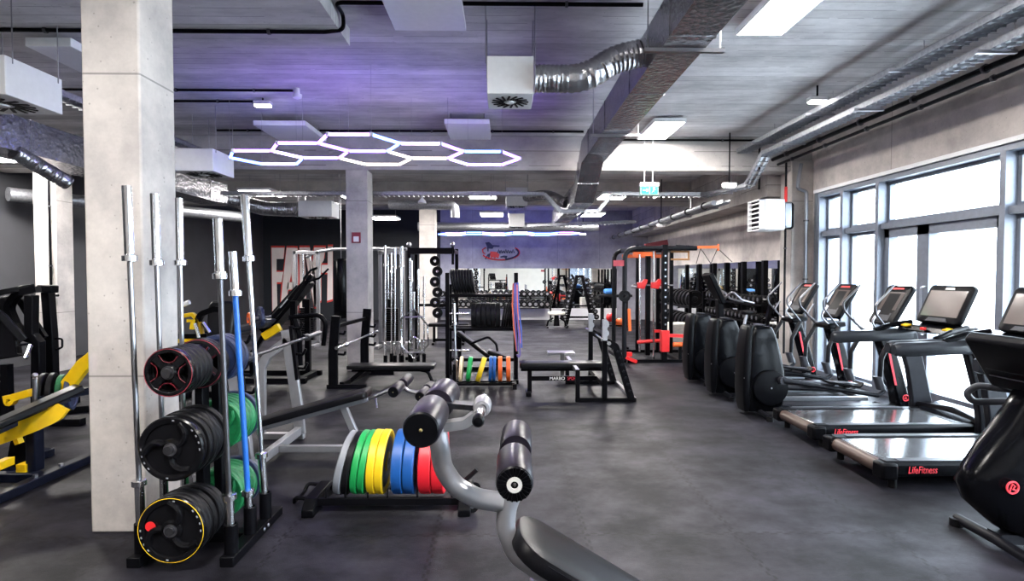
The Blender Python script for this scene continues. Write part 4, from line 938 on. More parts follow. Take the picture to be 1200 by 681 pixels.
# ================================================================== cardio row along the windows (local x runs towards the windows)
def rrect(x0, x1, hw, z, r=.05, k=4, yc=0):
    out = []; r = min(r, (x1 - x0) * .49, hw * .98)
    for cx, cy, a in ((x1 - r, hw - r, 0), (x0 + r, hw - r, 90), (x0 + r, -hw + r, 180), (x1 - r, -hw + r, 270)):
        for i in range(k + 1):
            t = math.radians(a + 90 * i / k); out.append(Vector((cx + r * math.cos(t), yc + cy + r * math.sin(t), z)))
    return out
def make_elliptical(label, loc, rz=0):
    t = thing('elliptical_trainer', label, 'elliptical trainer', loc, rz, 'elliptical trainers by the windows')
    MB().loft([rrect(x0, x1, hw, z, .055) for z, x0, x1, hw in ((.05, .06, .44, .10), (.10, .05, .47, .12), (.3, .05, .50, .135), (.5, .05, .485, .132), (.7, .06, .45, .125), (.9, .08, .40, .115), (1.01, .095, .36, .105), (1.035, .105, .345, .098), (1.045, .13, .32, .08))]).build('drive_housing', M['black_gloss'], t, smooth=50)
    s_ = MB().loft([rrect(x0, x1, hw, z, .035) for z, x0, x1, hw in ((.05, .02, .07, .11), (.14, .0, .08, .136), (.3, -.01, .08, .146), (.55, -.01, .08, .144), (.8, .005, .09, .135), (1.0, .03, .105, .12), (1.04, .045, .12, .11), (1.055, .06, .13, .09))]).build('rear_shell', M['black_plastic'], t, smooth=50)
    for y in (-.12, .12):
        for z in (.45, .7, .93): MB().ball((.0 + (z - .45) * .09, y * (1.18 - .28 * z), z), .008, n=8, m=6).build('shell_screw', M['steel'], s_)
    MB().box((.22, 0, 1.06), (.10, .12, .012)).build('housing_label', M['grey_plastic'], t, bevel=.004)
    for sy in (-1, 1):
        c = MB().lathe([(.001, 0), (.17, 0), (.20, .008), (.205, .02), (.205, .04), (.001, .04)], (.29, sy * .185, .34), (0, -sy, 0), 40).build('crank_disc', M['black_plastic'], t, smooth=40)
        MB().ball((.29, sy * .186, .34), .010, n=10, m=6).build('disc_bolt', M['steel'], c)
        ph = .14 if sy < 0 else -.10
        r0 = Vector((.27 + .13, sy * .22, .34 + ph * .7)); r1 = Vector((1.48, sy * .26, .27 if sy < 0 else .22))
        MB().cyl(r0 - Vector((0, .03, 0)), r0 + Vector((0, .03, 0)), .045, n=16).build('crank_joint', M['grey_plastic'], t)
        MB().tube([r0, r0 + (r1 - r0) * .12, r1], [.045, .03, .026], 12).build('pedal_rail', M['dark_grey'], t)
        pc = r0 + (r1 - r0) * .62 + Vector((0, 0, .055)); pa = MB()
        pa.prism([(-.19, 0), (.17, .0), (.21, .05), (.21, .075), (.17, .025), (-.19, .025)], pc, r1 - r0, (0, 0, 1), .15); p_ = pa.build('foot_pedal', M['black_plastic'], t, bevel=.006)
        MB().box(pc + Vector((-.01, 0, .03)), (.32, .12, .012), (0, .06, 0)).build('pedal_tread', M['grey_plastic'], p_)
        MB().tube([r1, r1 + Vector((.09, 0, .06)), (1.50, sy * .275, .42)], .022, 10, .05).build('link_arm', M['grey_plastic'], t)
        MB().loft([rrect(1.46 - .01 * k, 1.55 - .01 * k, .04, .34 + .03 * k, .03, yc=sy * .275) for k in range(6)]).build('arm_boot', M['grey_plastic'], t, smooth=50)
        MB().tube(fillet([(1.49, sy * .275, .46), (1.50, sy * .275, .70), (1.64, sy * .26, .96)], .12), .027, 10).build('arm_lever', M['dark_grey'], t)
        MB().tube(fillet([(1.64, sy * .26, .95), (1.42, sy * .29, 1.20), (1.40, sy * .30, 1.30), (1.62, sy * .29, 1.53)], .08), .012, 10).build('moving_handle', M['dark_steel'], t)
        MB().tube([(1.66, sy * .07, .95), (1.55, sy * .14, 1.0), (1.45, sy * .17, 1.10), (1.54, sy * .17, 1.24)], .012, 10, .06).build('fixed_handle', M['steel'], t)
    MB().loft([[Vector((x, y, z)) for x, y in ((cx - .075, -w), (cx + .075, -w), (cx + .075, w), (cx - .075, w))] for z, cx, w in ((.08, 1.93, .085), (.3, 1.885, .08), (.6, 1.80, .075), (.85, 1.71, .07), (.98, 1.67, .08))]).build('mast', M['black_gloss'], t, bevel=.02)
    MB().prism([(1.80, .35), (1.825, .35), (1.73, .78), (1.705, .78)], (0, -.084, 0), (1, 0, 0), (0, 0, 1), .006).build('mast_stripe', M['text_red'], t)
    lgo = MB().torus((1.93, -.09, .2), (0, 1, 0), .035, .006, 20, 6); lgo.tube([(1.915, -.09, .185), (1.925, -.09, .22), (1.94, -.09, .205), (1.93, -.09, .19), (1.945, -.09, .185)], .005, 5); lgo.build('round_emblem', M['text_red'], t)
    MB().box((1.68, 0, .97), (.24, .34, .07), (0, -.15, 0)).build('console_tray', M['black_plastic'], t, bevel=.02)
    ti = math.radians(30); ux = Vector((0, 1, 0)); uy = Vector((math.sin(ti), 0, math.cos(ti))); cc = Vector((1.80, 0, 1.27))
    c = MB().pad(.42, .52, .06, basis(cc + Vector((.03, 0, 0)), (0, -1, 0), uy), .05, .012).build('console', M['black_plastic'], t, smooth=50)
    nn = Vector((-math.cos(ti), 0, math.sin(ti)))
    MB().prism([(-.15, -.06), (.15, -.06), (.15, .18), (-.15, .18)], cc + nn * .034, ux, uy, .008).build('screen', M['screen_glass'], c)
    MB().prism([(-.12, -.20), (.12, -.20), (.12, -.10), (-.12, -.10)], cc + nn * .034, ux, uy, .008).build('keypad', M['grey_plastic'], c)
    MB().prism([(-.10, .215), (.10, .215), (.09, .24), (-.09, .24)], cc + nn * .034, ux, uy, .008).build('console_badge', M['red_paint'], c)
    MB().bar((.05, 0, .075), (1.95, 0, .075), .11, .07).build('base_beam', M['dark_grey'], t, bevel=.01)
    for y in (-.26, .26): MB().bar((.5, y, .12), (1.7, y, .12), .05, .05).build('guide_rail', M['aluminium'], t, bevel=.006)
    for x in (.20, 1.86):
        MB().tube([(x, -.34, .035), (x, 0, .055), (x, .34, .035)], .03, 10).build('cross_foot', M['dark_grey'], t)
        for y in (-.34, .34): MB().cyl((x, y, .0), (x, y, .05), .04, .034, 14).build('foot_cap', M['rubber'], t)
    return t
EX = make_elliptical('black elliptical trainer standing next to the treadmills', (2.80, 6.50, 0))
e2 = copy_tree(EX, label='black elliptical trainer in the middle of the three by the windows'); e2.location = (2.80, 7.52, 0)
e3 = copy_tree(EX, label='black elliptical trainer at the far end of the three, by the window column'); e3.location = (2.80, 8.46, 0)

def make_treadmill(label, loc, rz=0):
    t = thing('treadmill', label, 'treadmill', loc, rz, 'treadmills by the windows')
    MB().bb(.07, 1.62, -.27, .27, .165, .205).build('running_belt', M['belt'], t, bevel=.008)
    rr = MB().cyl((.06, -.30, .145), (.06, .30, .145), .055, n=20).build('rear_roller', M['dark_brown'], t)
    for sy in (-1, 1):
        MB().loft([[Vector((x, sy * y, z)) for y, z in ((.27, .10), (.385, .10), (.40, .14), (.39, .195), (.36, .215), (.275, .21))] for x in (.04, .09, 1.5, 1.60)]).build('side_rail', M['black_plastic'], t, bevel=.008)
        MB().box((.055, sy * .34, .14), (.13, .13, .13)).build('rail_end_cap', M['black_metal'], t, bevel=.02)
        MB().box((.75, sy * .33, .2145), (1.2, .07, .006)).build('foot_strip', M['grey_plastic'], t)
        MB().loft([[Vector((x, sy * .43 + w, z)) for x, w in ((cx - hx, -.035), (cx + hx, -.035), (cx + hx, .035), (cx - hx, .035))] for z, cx, hx in ((.10, 1.67, .13), (.3, 1.64, .105), (.6, 1.58, .095), (.9, 1.50, .10), (1.02, 1.45, .12))]).build('upright', M['dark_grey'], t, bevel=.012)
        MB().loft([[Vector((x, sy * .44 + dy * wd, z0 + dz * hz)) for dy, dz in ((-1, -.6), (-.6, -1), (.6, -1), (1, -.6), (1, .6), (.6, 1), (-.6, 1), (-1, .6))] for x, wd, hz, z0 in ((.66, .03, .045, .965), (.70, .05, .062, .965), (1.2, .05, .062, .985), (1.5, .05, .07, 1.0), (1.56, .04, .06, 1.0))]).build('armrest', M['armrest_grey'], t, smooth=50)
        MB().tube([(1.12, sy * .43, 1.04), (1.28, sy * .41, 1.10), (1.48, sy * .36, 1.14)], .028, 10, .08).build('arm_riser', M['black_gloss'], t)
    MB().loft([[Vector((x, y * w, z * h + .09)) for y, z in ((-1, 0), (1, 0), (1, .6), (.9, 1), (-.9, 1), (-1, .6))] for x, w, h in ((1.50, .36, .10), (1.58, .37, .15), (1.8, .37, .2), (1.98, .34, .14), (2.02, .32, .06))]).build('motor_hood', M['black_gloss'], t, bevel=.01)
    MB().tube([(1.60, -.42, .22), (1.66, 0, .26), (1.60, .42, .22)], .04, 10, .2).build('mast_brace', M['black_metal'], t)
    MB().loft([[Vector((x, y, z)) for x, z in ((1.34, 1.06), (1.56, 1.04), (1.60, 1.12), (1.54, 1.15), (1.38, 1.12))] for y in (-.40, -.15, .15, .40)]).build('console_bridge', M['black_gloss'], t, bevel=.012)
    for y in (-.28, .28): MB().box((1.36, y, 1.115), (.05, .09, .012), (0, -.3, 0)).build('key_strip', M['yellow_paint'], t)
    MB().box((1.33, 0, 1.10), (.03, .06, .03)).build('stop_button', M['red_paint'], t, bevel=.006)
    for y in (-.12, .12): MB().tube([(1.50, y, 1.10), (1.60, y, 1.16), (1.60, y, 1.28)], .022, 8, .05).build('screen_arm', M['black_metal'], t)
    ti = math.radians(24); uy = Vector((math.sin(ti), 0, math.cos(ti))); cc = Vector((1.56, 0, 1.33)); nn = Vector((-math.cos(ti), 0, math.sin(ti)))
    c = MB().pad(.56, .42, .055, basis(cc + Vector((.03, 0, 0)), (0, -1, 0), uy), .05, .012).build('console', M['black_plastic'], t, smooth=50)
    MB().prism([(-.235, -.13), (.235, -.13), (.235, .155), (-.235, .155)], cc + nn * .030, (0, 1, 0), uy, .008).build('screen', M['screen_glass'], c)
    MB().prism([(-.06, .168), (.06, .168), (.05, .19), (-.05, .19)], cc + nn * .030, (0, 1, 0), uy, .008).build('console_badge', M['sticker_white'], c)
    MB().prism([(-.14, -.185), (.14, -.185), (.11, -.145), (-.11, -.145)], cc + nn * .030, (0, 1, 0), uy, .014).build('console_keys', M['grey_plastic'], c)
    lgo = MB().torus((1.63, -.467, .72), (0, 1, 0), .034, .006, 20, 6); lgo.tube([(1.615, -.467, .705), (1.625, -.467, .74), (1.64, -.467, .725), (1.63, -.467, .71), (1.645, -.467, .705)], .005, 5); lgo.build('round_emblem', M['text_red'], t)
    text_mesh('LifeFitness', .075, .001, 'rail_lettering', M['text_red'], t, basis((.30, -.4015, .155), (1, 0, 0), (0, .15, 1)), shear=.35, xs=.72)
    for x in (.12, 1.7):
        for y in (-.33, .33): MB().cyl((x, y, 0), (x, y, .11), .03, n=12).build('levelling_foot', M['rubber'], t)
    return t
mat('belt', (.05, .052, .057), .15, 0, var=.25, scale=60, spec=1.0, coat=1)
mat('dark_brown', (.06, .038, .03), .4)
mat('armrest_grey', (.016, .018, .023), .3, spec=.25)
T1 = make_treadmill('treadmill beside the ellipticals with its whole screen in view', (2.95, 5.58, 0))
T2 = copy_tree(T1, label='front treadmill with a console cut by the picture edge, beside the bike'); T2.location = (2.90, 4.55, 0)

# ---- upright exercise bike at the picture edge
t = thing('exercise_bike', 'big black exercise bike with a round red emblem at the picture edge', 'exercise bike', (3.5, 2.95, 0)); o_ = (3.5, 2.95, 0); yb = 2.95
MB(o_).loft([[Vector((x0 + (x1 - x0) * (.5 + .5 * math.cos(a)) , yb + .17 * hw * math.copysign(abs(math.sin(a)) ** .7, math.sin(a)), z)) for a in [2 * PI * k / 28 for k in range(28)]] for z, x0, x1, hw in
            ((.07, 2.80, 3.9, .6), (.14, 2.68, 3.98, .9), (.28, 2.52, 4.02, 1), (.40, 2.47, 4.0, 1), (.50, 2.52, 3.92, 1), (.62, 2.60, 3.6, .95), (.74, 2.70, 3.3, .85), (.86, 2.78, 3.15, .7), (.96, 2.84, 3.08, .6))]).build('bike_body', M['black_gloss'], t, smooth=60)
lgo = MB(o_).torus((2.66, yb - .155, .42), (0, 1, 0), .034, .006, 24, 6); lgo.tube([(2.642, yb - .157, .40), (2.655, yb - .157, .445), (2.672, yb - .157, .43), (2.66, yb - .157, .41), (2.68, yb - .157, .405)], .005, 5); lgo.build('round_emblem', M['text_red'], t)
MB(o_).tube([(2.72, yb + .30, .04), (2.70, yb, .05), (2.68, yb - .30, .04)], .032, 12, .1).build('front_foot', M['dark_grey'], t)
for y in (-.28, .28): MB(o_).cyl((2.70, yb + y, 0), (2.70, yb + y, .05), .04, n=14).build('foot_cap', M['rubber'], t)
MB(o_).bar((3.9, yb - .28, .035), (3.9, yb + .28, .035), .07, .06).build('rear_foot', M['dark_grey'], t, bevel=.01)
MB(o_).bar((2.7, yb, .06), (3.9, yb, .06), .1, .06).build('base_beam', M['dark_grey'], t)
MB(o_).tube([(2.78, yb - .10, .50), (2.90, yb - .12, .78), (2.97, yb - .10, 1.0)], .04, 12, .1).build('mast', M['steel'], t)
cb = MB(o_); cb.loft([[Vector((x, yb + y, z)) for x, z in ((2.66, 1.24), (2.70, 1.29), (3.0, 1.22), (2.98, .96), (2.90, .92), (2.84, .95))] for y in (-.22, -.17, .17, .22)]); con = cb.build('console_back', M['black_plastic'], t, bevel=.02)
for k in range(5): MB(o_).box((2.715 + k * .022, yb, 1.20 - k * .045), (.012, .34, .02), (0, .3, 0)).build('vent_slot', M['dark_grey'], con)
for sy in (-1, 1): MB(o_).tube([(2.98, yb + sy * .12, .92), (2.80, yb + sy * .26, .93), (2.74, yb + sy * .28, .88), (2.78, yb + sy * .27, .82), (2.98, yb + sy * .2, .84)], .022, 12, .06).build('handlebar', M['grey_plastic'], t)
MB(o_).tube([(3.52, yb, .55), (3.62, yb, .95)], .035, 12).build('seat_post', M['steel'], t)
MB(o_).pad(.28, .24, .08, basis((3.64, yb, .95), (1, 0, 0), (0, 1, 0)), .09, .02).build('saddle', M['vinyl'], t)
for sy, z in ((-1, .16), (1, .48)):
    MB(o_).bar((3.25, yb + sy * .19, .32), (3.27, yb + sy * .19, z), .03).build('crank_arm', M['steel'], t); MB(o_).box((3.27, yb + sy * .25, z), (.1, .11, .03)).build('pedal', M['rubber'], t)

t.location = (3.78, 3.28, 0)
# ---- far exercise bike beyond the ellipticals, seen over them
t = thing('exercise_bike', 'black exercise bike with slanted console seen over the ellipticals', 'exercise bike', (3.95, 10.1, 0)); o_ = (3.95, 10.1, 0); yb = 10.1
MB(o_).loft([rrect(x0, x1, hw, z, .1, yc=yb) for z, x0, x1, hw in ((.08, 3.7, 4.5, .12), (.3, 3.66, 4.5, .15), (.6, 3.75, 4.3, .14), (.8, 3.84, 4.1, .10))]).build('bike_body', M['black_gloss'], t, smooth=50)
MB(o_).loft([[Vector((x, yb + y, z)) for x, z in ((3.93, .8), (4.03, .8), (4.01, 1.2), (3.9, 1.2))] for y in (-.07, .07)]).build('mast', M['black_metal'], t, bevel=.01)
c = MB(o_).prism([(-.16, -.30), (.16, -.30), (.2, .30), (-.2, .30)], (3.86, yb, 1.40), (0, 1, 0), (-.45, 0, .9), .09).build('console', M['black_plastic'], t, bevel=.02)
MB(o_).prism([(-.15, -.22), (.15, -.22), (.16, .24), (-.16, .24)], (3.91, yb, 1.42), (0, 1, 0), (-.45, 0, .9), .012).build('screen', M['screen_glass'], c)
for sy in (-1, 1): MB(o_).tube([(3.98, yb + sy * .08, 1.16), (4.10, yb + sy * .22, 1.36), (4.26, yb + sy * .25, 1.2), (4.50, yb + sy * .22, 1.14)], .02, 10, .06).build('handlebar', M['steel'], t)
MB(o_).bar((3.8, yb - .25, .03), (3.8, yb + .25, .03), .07, .06).build('front_foot', M['dark_grey'], t); MB(o_).bar((4.4, yb - .25, .03), (4.4, yb + .25, .03), .07, .06).build('rear_foot', M['dark_grey'], t); MB(o_).bar((3.8, yb, .06), (4.4, yb, .06), .08, .06).build('base_beam', M['dark_grey'], t)
MB(o_).tube([(4.38, yb, .5), (4.46, yb, .92)], .03, 10).build('seat_post', M['steel'], t); MB(o_).pad(.26, .22, .07, basis((4.48, yb, .92), (1, 0, 0), (0, 1, 0)), .09, .02).build('saddle', M['vinyl'], t)
# ================================================================== strength machines on the dark side
# ---- yellow plate loaded machine at the picture edge
t = thing('row_machine', 'yellow and black plate loaded machine at the picture edge, beside the big column', 'gym machine', (-3.75, 4.7, 0)); o_ = (-3.75, 4.7, 0)
def pp(a, b, Y): return P(a, b, Y=Y)
MB(o_).bar((-3.66, 3.9, .035), (-3.66, 5.05, .035), .09, .07).build('base_rail', M['navy_metal'], t, bevel=.008)
MB(o_).bar((-4.15, 3.9, .035), (-4.15, 5.1, .035), .09, .07).build('base_rail', M['navy_metal'], t, bevel=.008)
MB(o_).bar((-4.15, 4.45, .035), (-3.66, 4.45, .035), .08, .07).build('cross_rail', M['navy_metal'], t, bevel=.008)
MB(o_).bar((-3.80, 4.52, .06), (-3.80, 4.52, .60), .075, .10).build('post', M['navy_metal'], t, bevel=.008)
MB(o_).tube([pp(18, 545, 4.55), pp(24, 512, 4.55), pp(36, 498, 4.55)], .05, 12, .1, sq=(.09, .07)).build('curved_leg', M['black_metal'], t)
MB(o_).tube([pp(-30, 522, 4.36), pp(8, 509, 4.36), pp(40, 497, 4.38), pp(64, 486, 4.42), pp(72, 476, 4.44)], .03, 12, .05, sq=(.05, .12)).build('yellow_lever', M['yellow_paint'], t, bevel=.008)
MB(o_).tube([pp(18, 496, 4.4), pp(20, 512, 4.4), pp(23, 520, 4.4)], .03, 8, sq=(.035, .05)).build('lever_strut', M['yellow_paint'], t)
MB(o_).tube([pp(10, 463, 4.5), pp(12, 473, 4.5), pp(16, 466, 4.5), pp(36, 460, 4.5)], .02, 8, .03, sq=(.06, .05)).build('yellow_catch', M['yellow_paint'], t, bevel=.006)
MB(o_).tube([pp(72, 462, 4.75), pp(98, 428, 4.75), pp(112, 417, 4.75)], .03, 8, sq=(.06, .11)).build('yellow_arm', M['yellow_paint'], t, bevel=.008)
MB(o_).tube([pp(-8, 548, 4.2), pp(12, 540, 4.4)], .03, 8, sq=(.06, .06)).build('yellow_pivot', M['yellow_paint'], t)
MB(o_).tube([pp(25, 548, 4.5), pp(36, 548, 4.5)], .05, 8, sq=(.10, .08)).build('yellow_pivot', M['yellow_paint'], t)
a_, b_ = pp(-14, 502, 4.1), pp(94, 454, 4.62); d_ = (b_ - a_)
MB(o_).tube([a_, a_ + d_ * .2, a_ + d_ * .6, b_], .04, 12, .05, sq=(.14, .06)).build('long_pad', M['vinyl'], t, bevel=.015)
MB(o_).tube([pp(-14, 509, 4.2), pp(80, 466, 4.68)], .03, 8, sq=(.05, .06)).build('pad_frame', M['navy_metal'], t)
MB(o_).cyl(pp(41, 470, 4.5), pp(41, 443, 4.5), .018, n=10).ball(pp(41, 440, 4.5), .022, n=10, m=6).build('stop_post', M['steel'], t)
c0 = pp(66, 462, 4.72)
for k, (dy, r, m) in enumerate(((0, .17, 'rubber'), (.05, .17, 'rubber'), (.10, .15, 'plate_green_dark'), (.15, .16, 'navy'))):
    p0 = c0 + Vector((-.14 + dy * 1.2, .05 + dy * .4, .0))
    o = plain_plate(r, .04, m, p0, ['black plate on the yellow machine, outermost', 'black plate on the yellow machine, second from outside', 'green-edged plate on the yellow machine', 'dark blue plate on the yellow machine nearest its frame'][k].replace('nearest', 'close to'), 'plates on the yellow machine', (0, 0, -1.15))
MB(o_).cyl(c0 + Vector((-.25, 0, 0)), c0 + Vector((.18, .16, 0)), .024, n=12).build('plate_peg', M['steel'], t)
MB(o_).bar(pp(38, 470, 4.6), c0 + Vector((.18, .16, 0)), .05, .06).build('peg_bracket', M['navy_metal'], t)
for x, y in ((-3.66, 4.6), (-3.66, 4.35), (-4.15, 4.4)): MB(o_).cyl((x, y, .07), (x, y, .09), .018, n=6).build('bolt', M['steel'], t)

# ---- black plate loaded press behind it
t = thing('press_machine', 'black plate loaded press machine with curved arms before the dark wall', 'gym machine', (-5.6, 6.6, 0)); o_ = (-5.6, 6.6, 0)
Yp = 6.4
MB(o_).tube([pp(45, 455, Yp), pp(45, 402, Yp), pp(37, 392, Yp), pp(37, 346, Yp)], .05, 8, sq=(.10, .10)).build('front_post', M['black_metal'], t, bevel=.008)
MB(o_).tube([pp(62, 455, 6.7), pp(60, 393, 6.7), pp(56, 340, 6.7)], .05, 8, sq=(.10, .10)).build('rear_post', M['black_metal'], t, bevel=.008)
MB(o_).tube([pp(47, 338, 6.65), pp(65, 339, 6.65)], .05, 8, sq=(.12, .09)).build('post_cap', M['black_plastic'], t, bevel=.015)
MB(o_).tube([pp(-30, 352, 6.2), pp(5, 342, 6.3), pp(40, 336, 6.5)], .03, 10, sq=(.10, .06)).build('top_arm', M['black_metal'], t, bevel=.006)
MB(o_).tube([pp(45, 339, Yp), pp(22, 343, Yp), pp(9, 360, Yp), pp(18, 380, Yp), pp(30, 396, Yp), pp(44, 399, Yp)], .04, 12, .15, 6, sq=(.085, .07)).build('curved_arm', M['black_metal'], t)
MB(o_).tube([pp(24, 352, 6.5), pp(40, 378, 6.5), pp(52, 396, 6.5)], .025, 10, sq=(.05, .07)).build('diagonal_brace', M['black_metal'], t)
MB(o_).tube([pp(-20, 355, 6.1), pp(4, 372, 6.2), pp(28, 399, 6.3)], .04, 10, sq=(.10, .08)).build('pad_arm', M['vinyl'], t, bevel=.01)
MB(o_).tube([pp(36, 408, 6.3), pp(30, 416, 6.2), pp(20, 415, 6.2), pp(20, 405, 6.2), pp(34, 403, 6.3)], .014, 8, .03).build('handle', M['black_metal'], t)
MB(o_).cyl(pp(36, 405, 6.25), pp(30, 420, 6.15), .022, n=10).build('peg', M['chrome'], t)
MB(o_).tube([pp(64, 397, 6.7), pp(73, 397, 6.7), pp(73, 407, 6.7), pp(66, 410, 6.7)], .012, 8, .03).build('rear_handle', M['black_metal'], t)
MB(o_).tube([pp(10, 420, Yp), pp(2, 380, Yp), pp(-6, 350, Yp)], .06, 8, sq=(.30, .08)).build('back_pad', M['vinyl'], t, bevel=.02)
MB(o_).tube([pp(-40, 452, 6.2), pp(8, 450, 6.4)], .05, 8, sq=(.34, .09)).build('seat_pad', M['vinyl'], t, bevel=.02)
zf = .04
for a, b in (((-6.6, 6.0, zf), (-4.6, 6.9, zf)), ((-5.5, 6.3, zf), (-5.5, 7.2, zf)), ((-5.2, 6.1, zf), (-4.6, 6.1, zf)), ((-6.2, 5.8, zf), (-6.2, 6.9, zf))): MB(o_).bar(a, b, .09, .08).build('floor_rail', M['black_metal'], t, bevel=.006)
for q in ((45, 455, Yp), (62, 455, 6.7), (6, 440, Yp)):
    p = pp(*q); MB(o_).bar(p, (p.x, p.y, .05), .10, .10).build('lower_post', M['black_metal'], t)
for k, x in enumerate((-5.98, -5.93)):
    plain_plate(.20, .04, 'rubber', (x, 6.2, .62), ['outer', 'inner'][k] + ' black plate low on the press machine before the dark wall', 'plates on the black press', (0, 0, PI / 2))
MB(o_).cyl((-6.1, 6.2, .62), (-5.5, 6.2, .62), .024, n=10).build('plate_peg', M['steel'], t)
MB(o_).bar((-5.5, 6.2, .04), (-5.5, 6.2, .66), .08, .08).build('peg_post', M['black_metal'], t)

# ---- leg press with a steep black sled, in front of the painted letters
t = thing('leg_press', 'black sled leg press sloping up in front of the painted letters', 'gym machine', (-3.6, 8.9, 0)); o_ = (-3.6, 8.9, 0); Yl = 8.8
for dy in (-.2, .2):
    MB(o_).tube([pp(286, 432, Yl + dy), pp(310, 392, Yl + dy), pp(345, 352, Yl + dy), pp(366, 322, Yl + dy)], .03, 8, .1, sq=(.07, .06)).build('sled_rail', M['black_metal'], t, bevel=.006)
a_, b_ = pp(313, 388, Yl), pp(362, 330, Yl); d_ = b_ - a_
MB(o_).prism([(0, -.09), (d_.length, -.05), (d_.length, .03), (.0, .07)], a_, d_, Vector((0, 1, 0)).cross(d_) * -1, .42).build('sled_carriage', M['black_metal'], t, bevel=.02)
MB(o_).prism([(0, .072), (d_.length * .8, .045), (d_.length * .8, .07), (0, .10)], a_ + d_ * .08, d_, Vector((0, 1, 0)).cross(d_) * -1, .36).build('foot_plate', M['dark_grey'], t, bevel=.006)
MB(o_).bar(a_ + d_ * .45 + Vector((0, -.215, .03)), a_ + d_ * .62 + Vector((0, -.215, .03)), .035, .01).build('sled_label', M['sticker_white'], t)
for dy in (-.30, .30):
    MB(o_).tube([pp(355, 333, Yl + dy), pp(357, 325, Yl + dy), pp(364, 317, Yl + dy), pp(372, 314, Yl + dy)], .018, 8, .06).build('loop_handle', M['black_metal'], t)
    MB(o_).tube([pp(362, 330, Yl + dy), pp(374, 326, Yl + dy), pp(385, 315, Yl + dy)], .016, 8, .05).build('top_handle', M['black_metal'], t)
MB(o_).tube([pp(339, 372, Yl - .4), pp(375, 369, Yl - .4), pp(382, 378, Yl - .4), pp(379, 405, Yl - .4)], .035, 10, .15).build('guard_tube', M['black_metal'], t)
MB(o_).tube([pp(343, 369, Yl - .38), pp(351, 392, Yl - .38), pp(352, 428, Yl - .38)], .04, 10, .12).build('front_tube', M['black_metal'], t)
MB(o_).tube([pp(309, 395, Yl - .42), pp(328, 383, Yl - .42)], .05, 8, sq=(.10, .12)).build('yellow_stop', M['yellow_paint'], t, bevel=.01)
MB(o_).prism([(-.1, 0), (.62, 0), (.72, .10), (.6, .14), (.2, .1), (-.1, .12)], pp(268, 392, Yl - .3), (1, 0, .18), (0, 0, 1), .5).build('seat_shell', M['grey_plastic'], t, bevel=.03)
MB(o_).tube([pp(238, 392, Yl), pp(262, 384, Yl)], .1, 8, sq=(.45, .12)).build('back_pad', M['vinyl'], t, bevel=.03)
for a, b in (((-4.7, 8.45, .04), (-3.0, 8.45, .04)), ((-4.7, 9.15, .04), (-3.0, 9.15, .04)), ((-4.6, 8.45, .04), (-4.6, 9.15, .04)), ((-3.1, 8.45, .04), (-3.1, 9.15, .04))): MB(o_).bar(a, b, .09, .08).build('floor_rail', M['black_metal'], t, bevel=.006)
for x, z0, z1 in ((-3.2, .05, 1.25), (-4.1, .05, .3), (-4.5, .05, .72)):
    for y in (8.5, 9.1): MB(o_).bar((x, y, z0), (x, y, z1), .08, .08).build('frame_post', M['black_metal'], t)
plain_plate(.165, .05, 'navy', pp(305, 372, Yl - .45), 'dark blue plate on the leg press sled, beside its seat', 'plates on the leg press', (0, 0, -.9))
plain_plate(.10, .05, 'orange_paint', pp(293, 374, Yl - .5), 'small orange-red plate on the leg press, next to the blue one', 'plates on the leg press', (0, 0, -.9))
MB(o_).cyl(pp(290, 374, Yl - .5), pp(318, 371, Yl - .4), .024, n=10).build('plate_peg', M['steel'], t)

# ---- yellow hip machine glimpsed between the column and the tree bars
t = thing('hip_machine', 'yellow framed plate machine glimpsed behind the red-lined plates', 'gym machine', (-4.4, 7.2, 0)); o_ = (-4.4, 7.2, 0); Yh = 7.2
MB(o_).tube([pp(207, 400, Yh), pp(238, 396, Yh), pp(232, 375, Yh), pp(226, 368, Yh), pp(212, 371, Yh)], .03, 8, .05, sq=(.06, .05)).build('yellow_frame', M['yellow_paint'], t, bevel=.006)
MB(o_).tube([pp(220, 376, Yh - .1), pp(226, 376, Yh - .1), pp(225, 386, Yh - .1)], .03, 8, sq=(.05, .04)).build('yellow_hook', M['yellow_paint'], t)
MB(o_).tube([pp(230, 380, Yh), pp(236, 368, Yh), pp(252, 362, Yh), pp(262, 363, Yh)], .03, 10, .1, sq=(.06, .07)).build('black_arm', M['black_metal'], t)
MB(o_).prism([(-.16, -.36), (.14, -.36), (.18, .2), (.12, .28), (-.14, .28), (-.18, .2)], pp(260, 378, Yh), (1, 0, 0), (0, .2, 1), .1).build('back_pad', M['vinyl'], t, bevel=.03)
MB(o_).cyl(pp(215, 357, Yh), pp(222, 354, Yh), .03, n=12).build('peg_end', M['sticker_white'], t)
for a, b in (((228, 379), (233, 396)), ((238, 378), (246, 390))): MB(o_).cyl(pp(*a, Yh - .08), pp(*b, Yh - .08), .028, n=10).build('chrome_peg', M['chrome'], t)
for x in (-4.25, -3.62):
    MB(o_).bar((x, Yh - .3, .04), (x, Yh + .5, .04), .08, .08).build('floor_rail', M['black_metal'], t)
    MB(o_).bar((x, Yh, .05), (x, Yh, .88), .08, .08).build('frame_post', M['black_metal'], t)
MB(o_).bar((-4.25, Yh + .3, .04), (-3.62, Yh + .3, .04), .08, .08).build('cross_rail', M['black_metal'], t)
MB(o_).bar((-4.25, Yh, .86), (-3.62, Yh, .86), .08, .06).build('top_rail', M['black_metal'], t)
MB(o_).bar((-3.62, Yh, .86), pp(256, 392, Yh), .06, .06).build('pad_bracket', M['black_metal'], t)

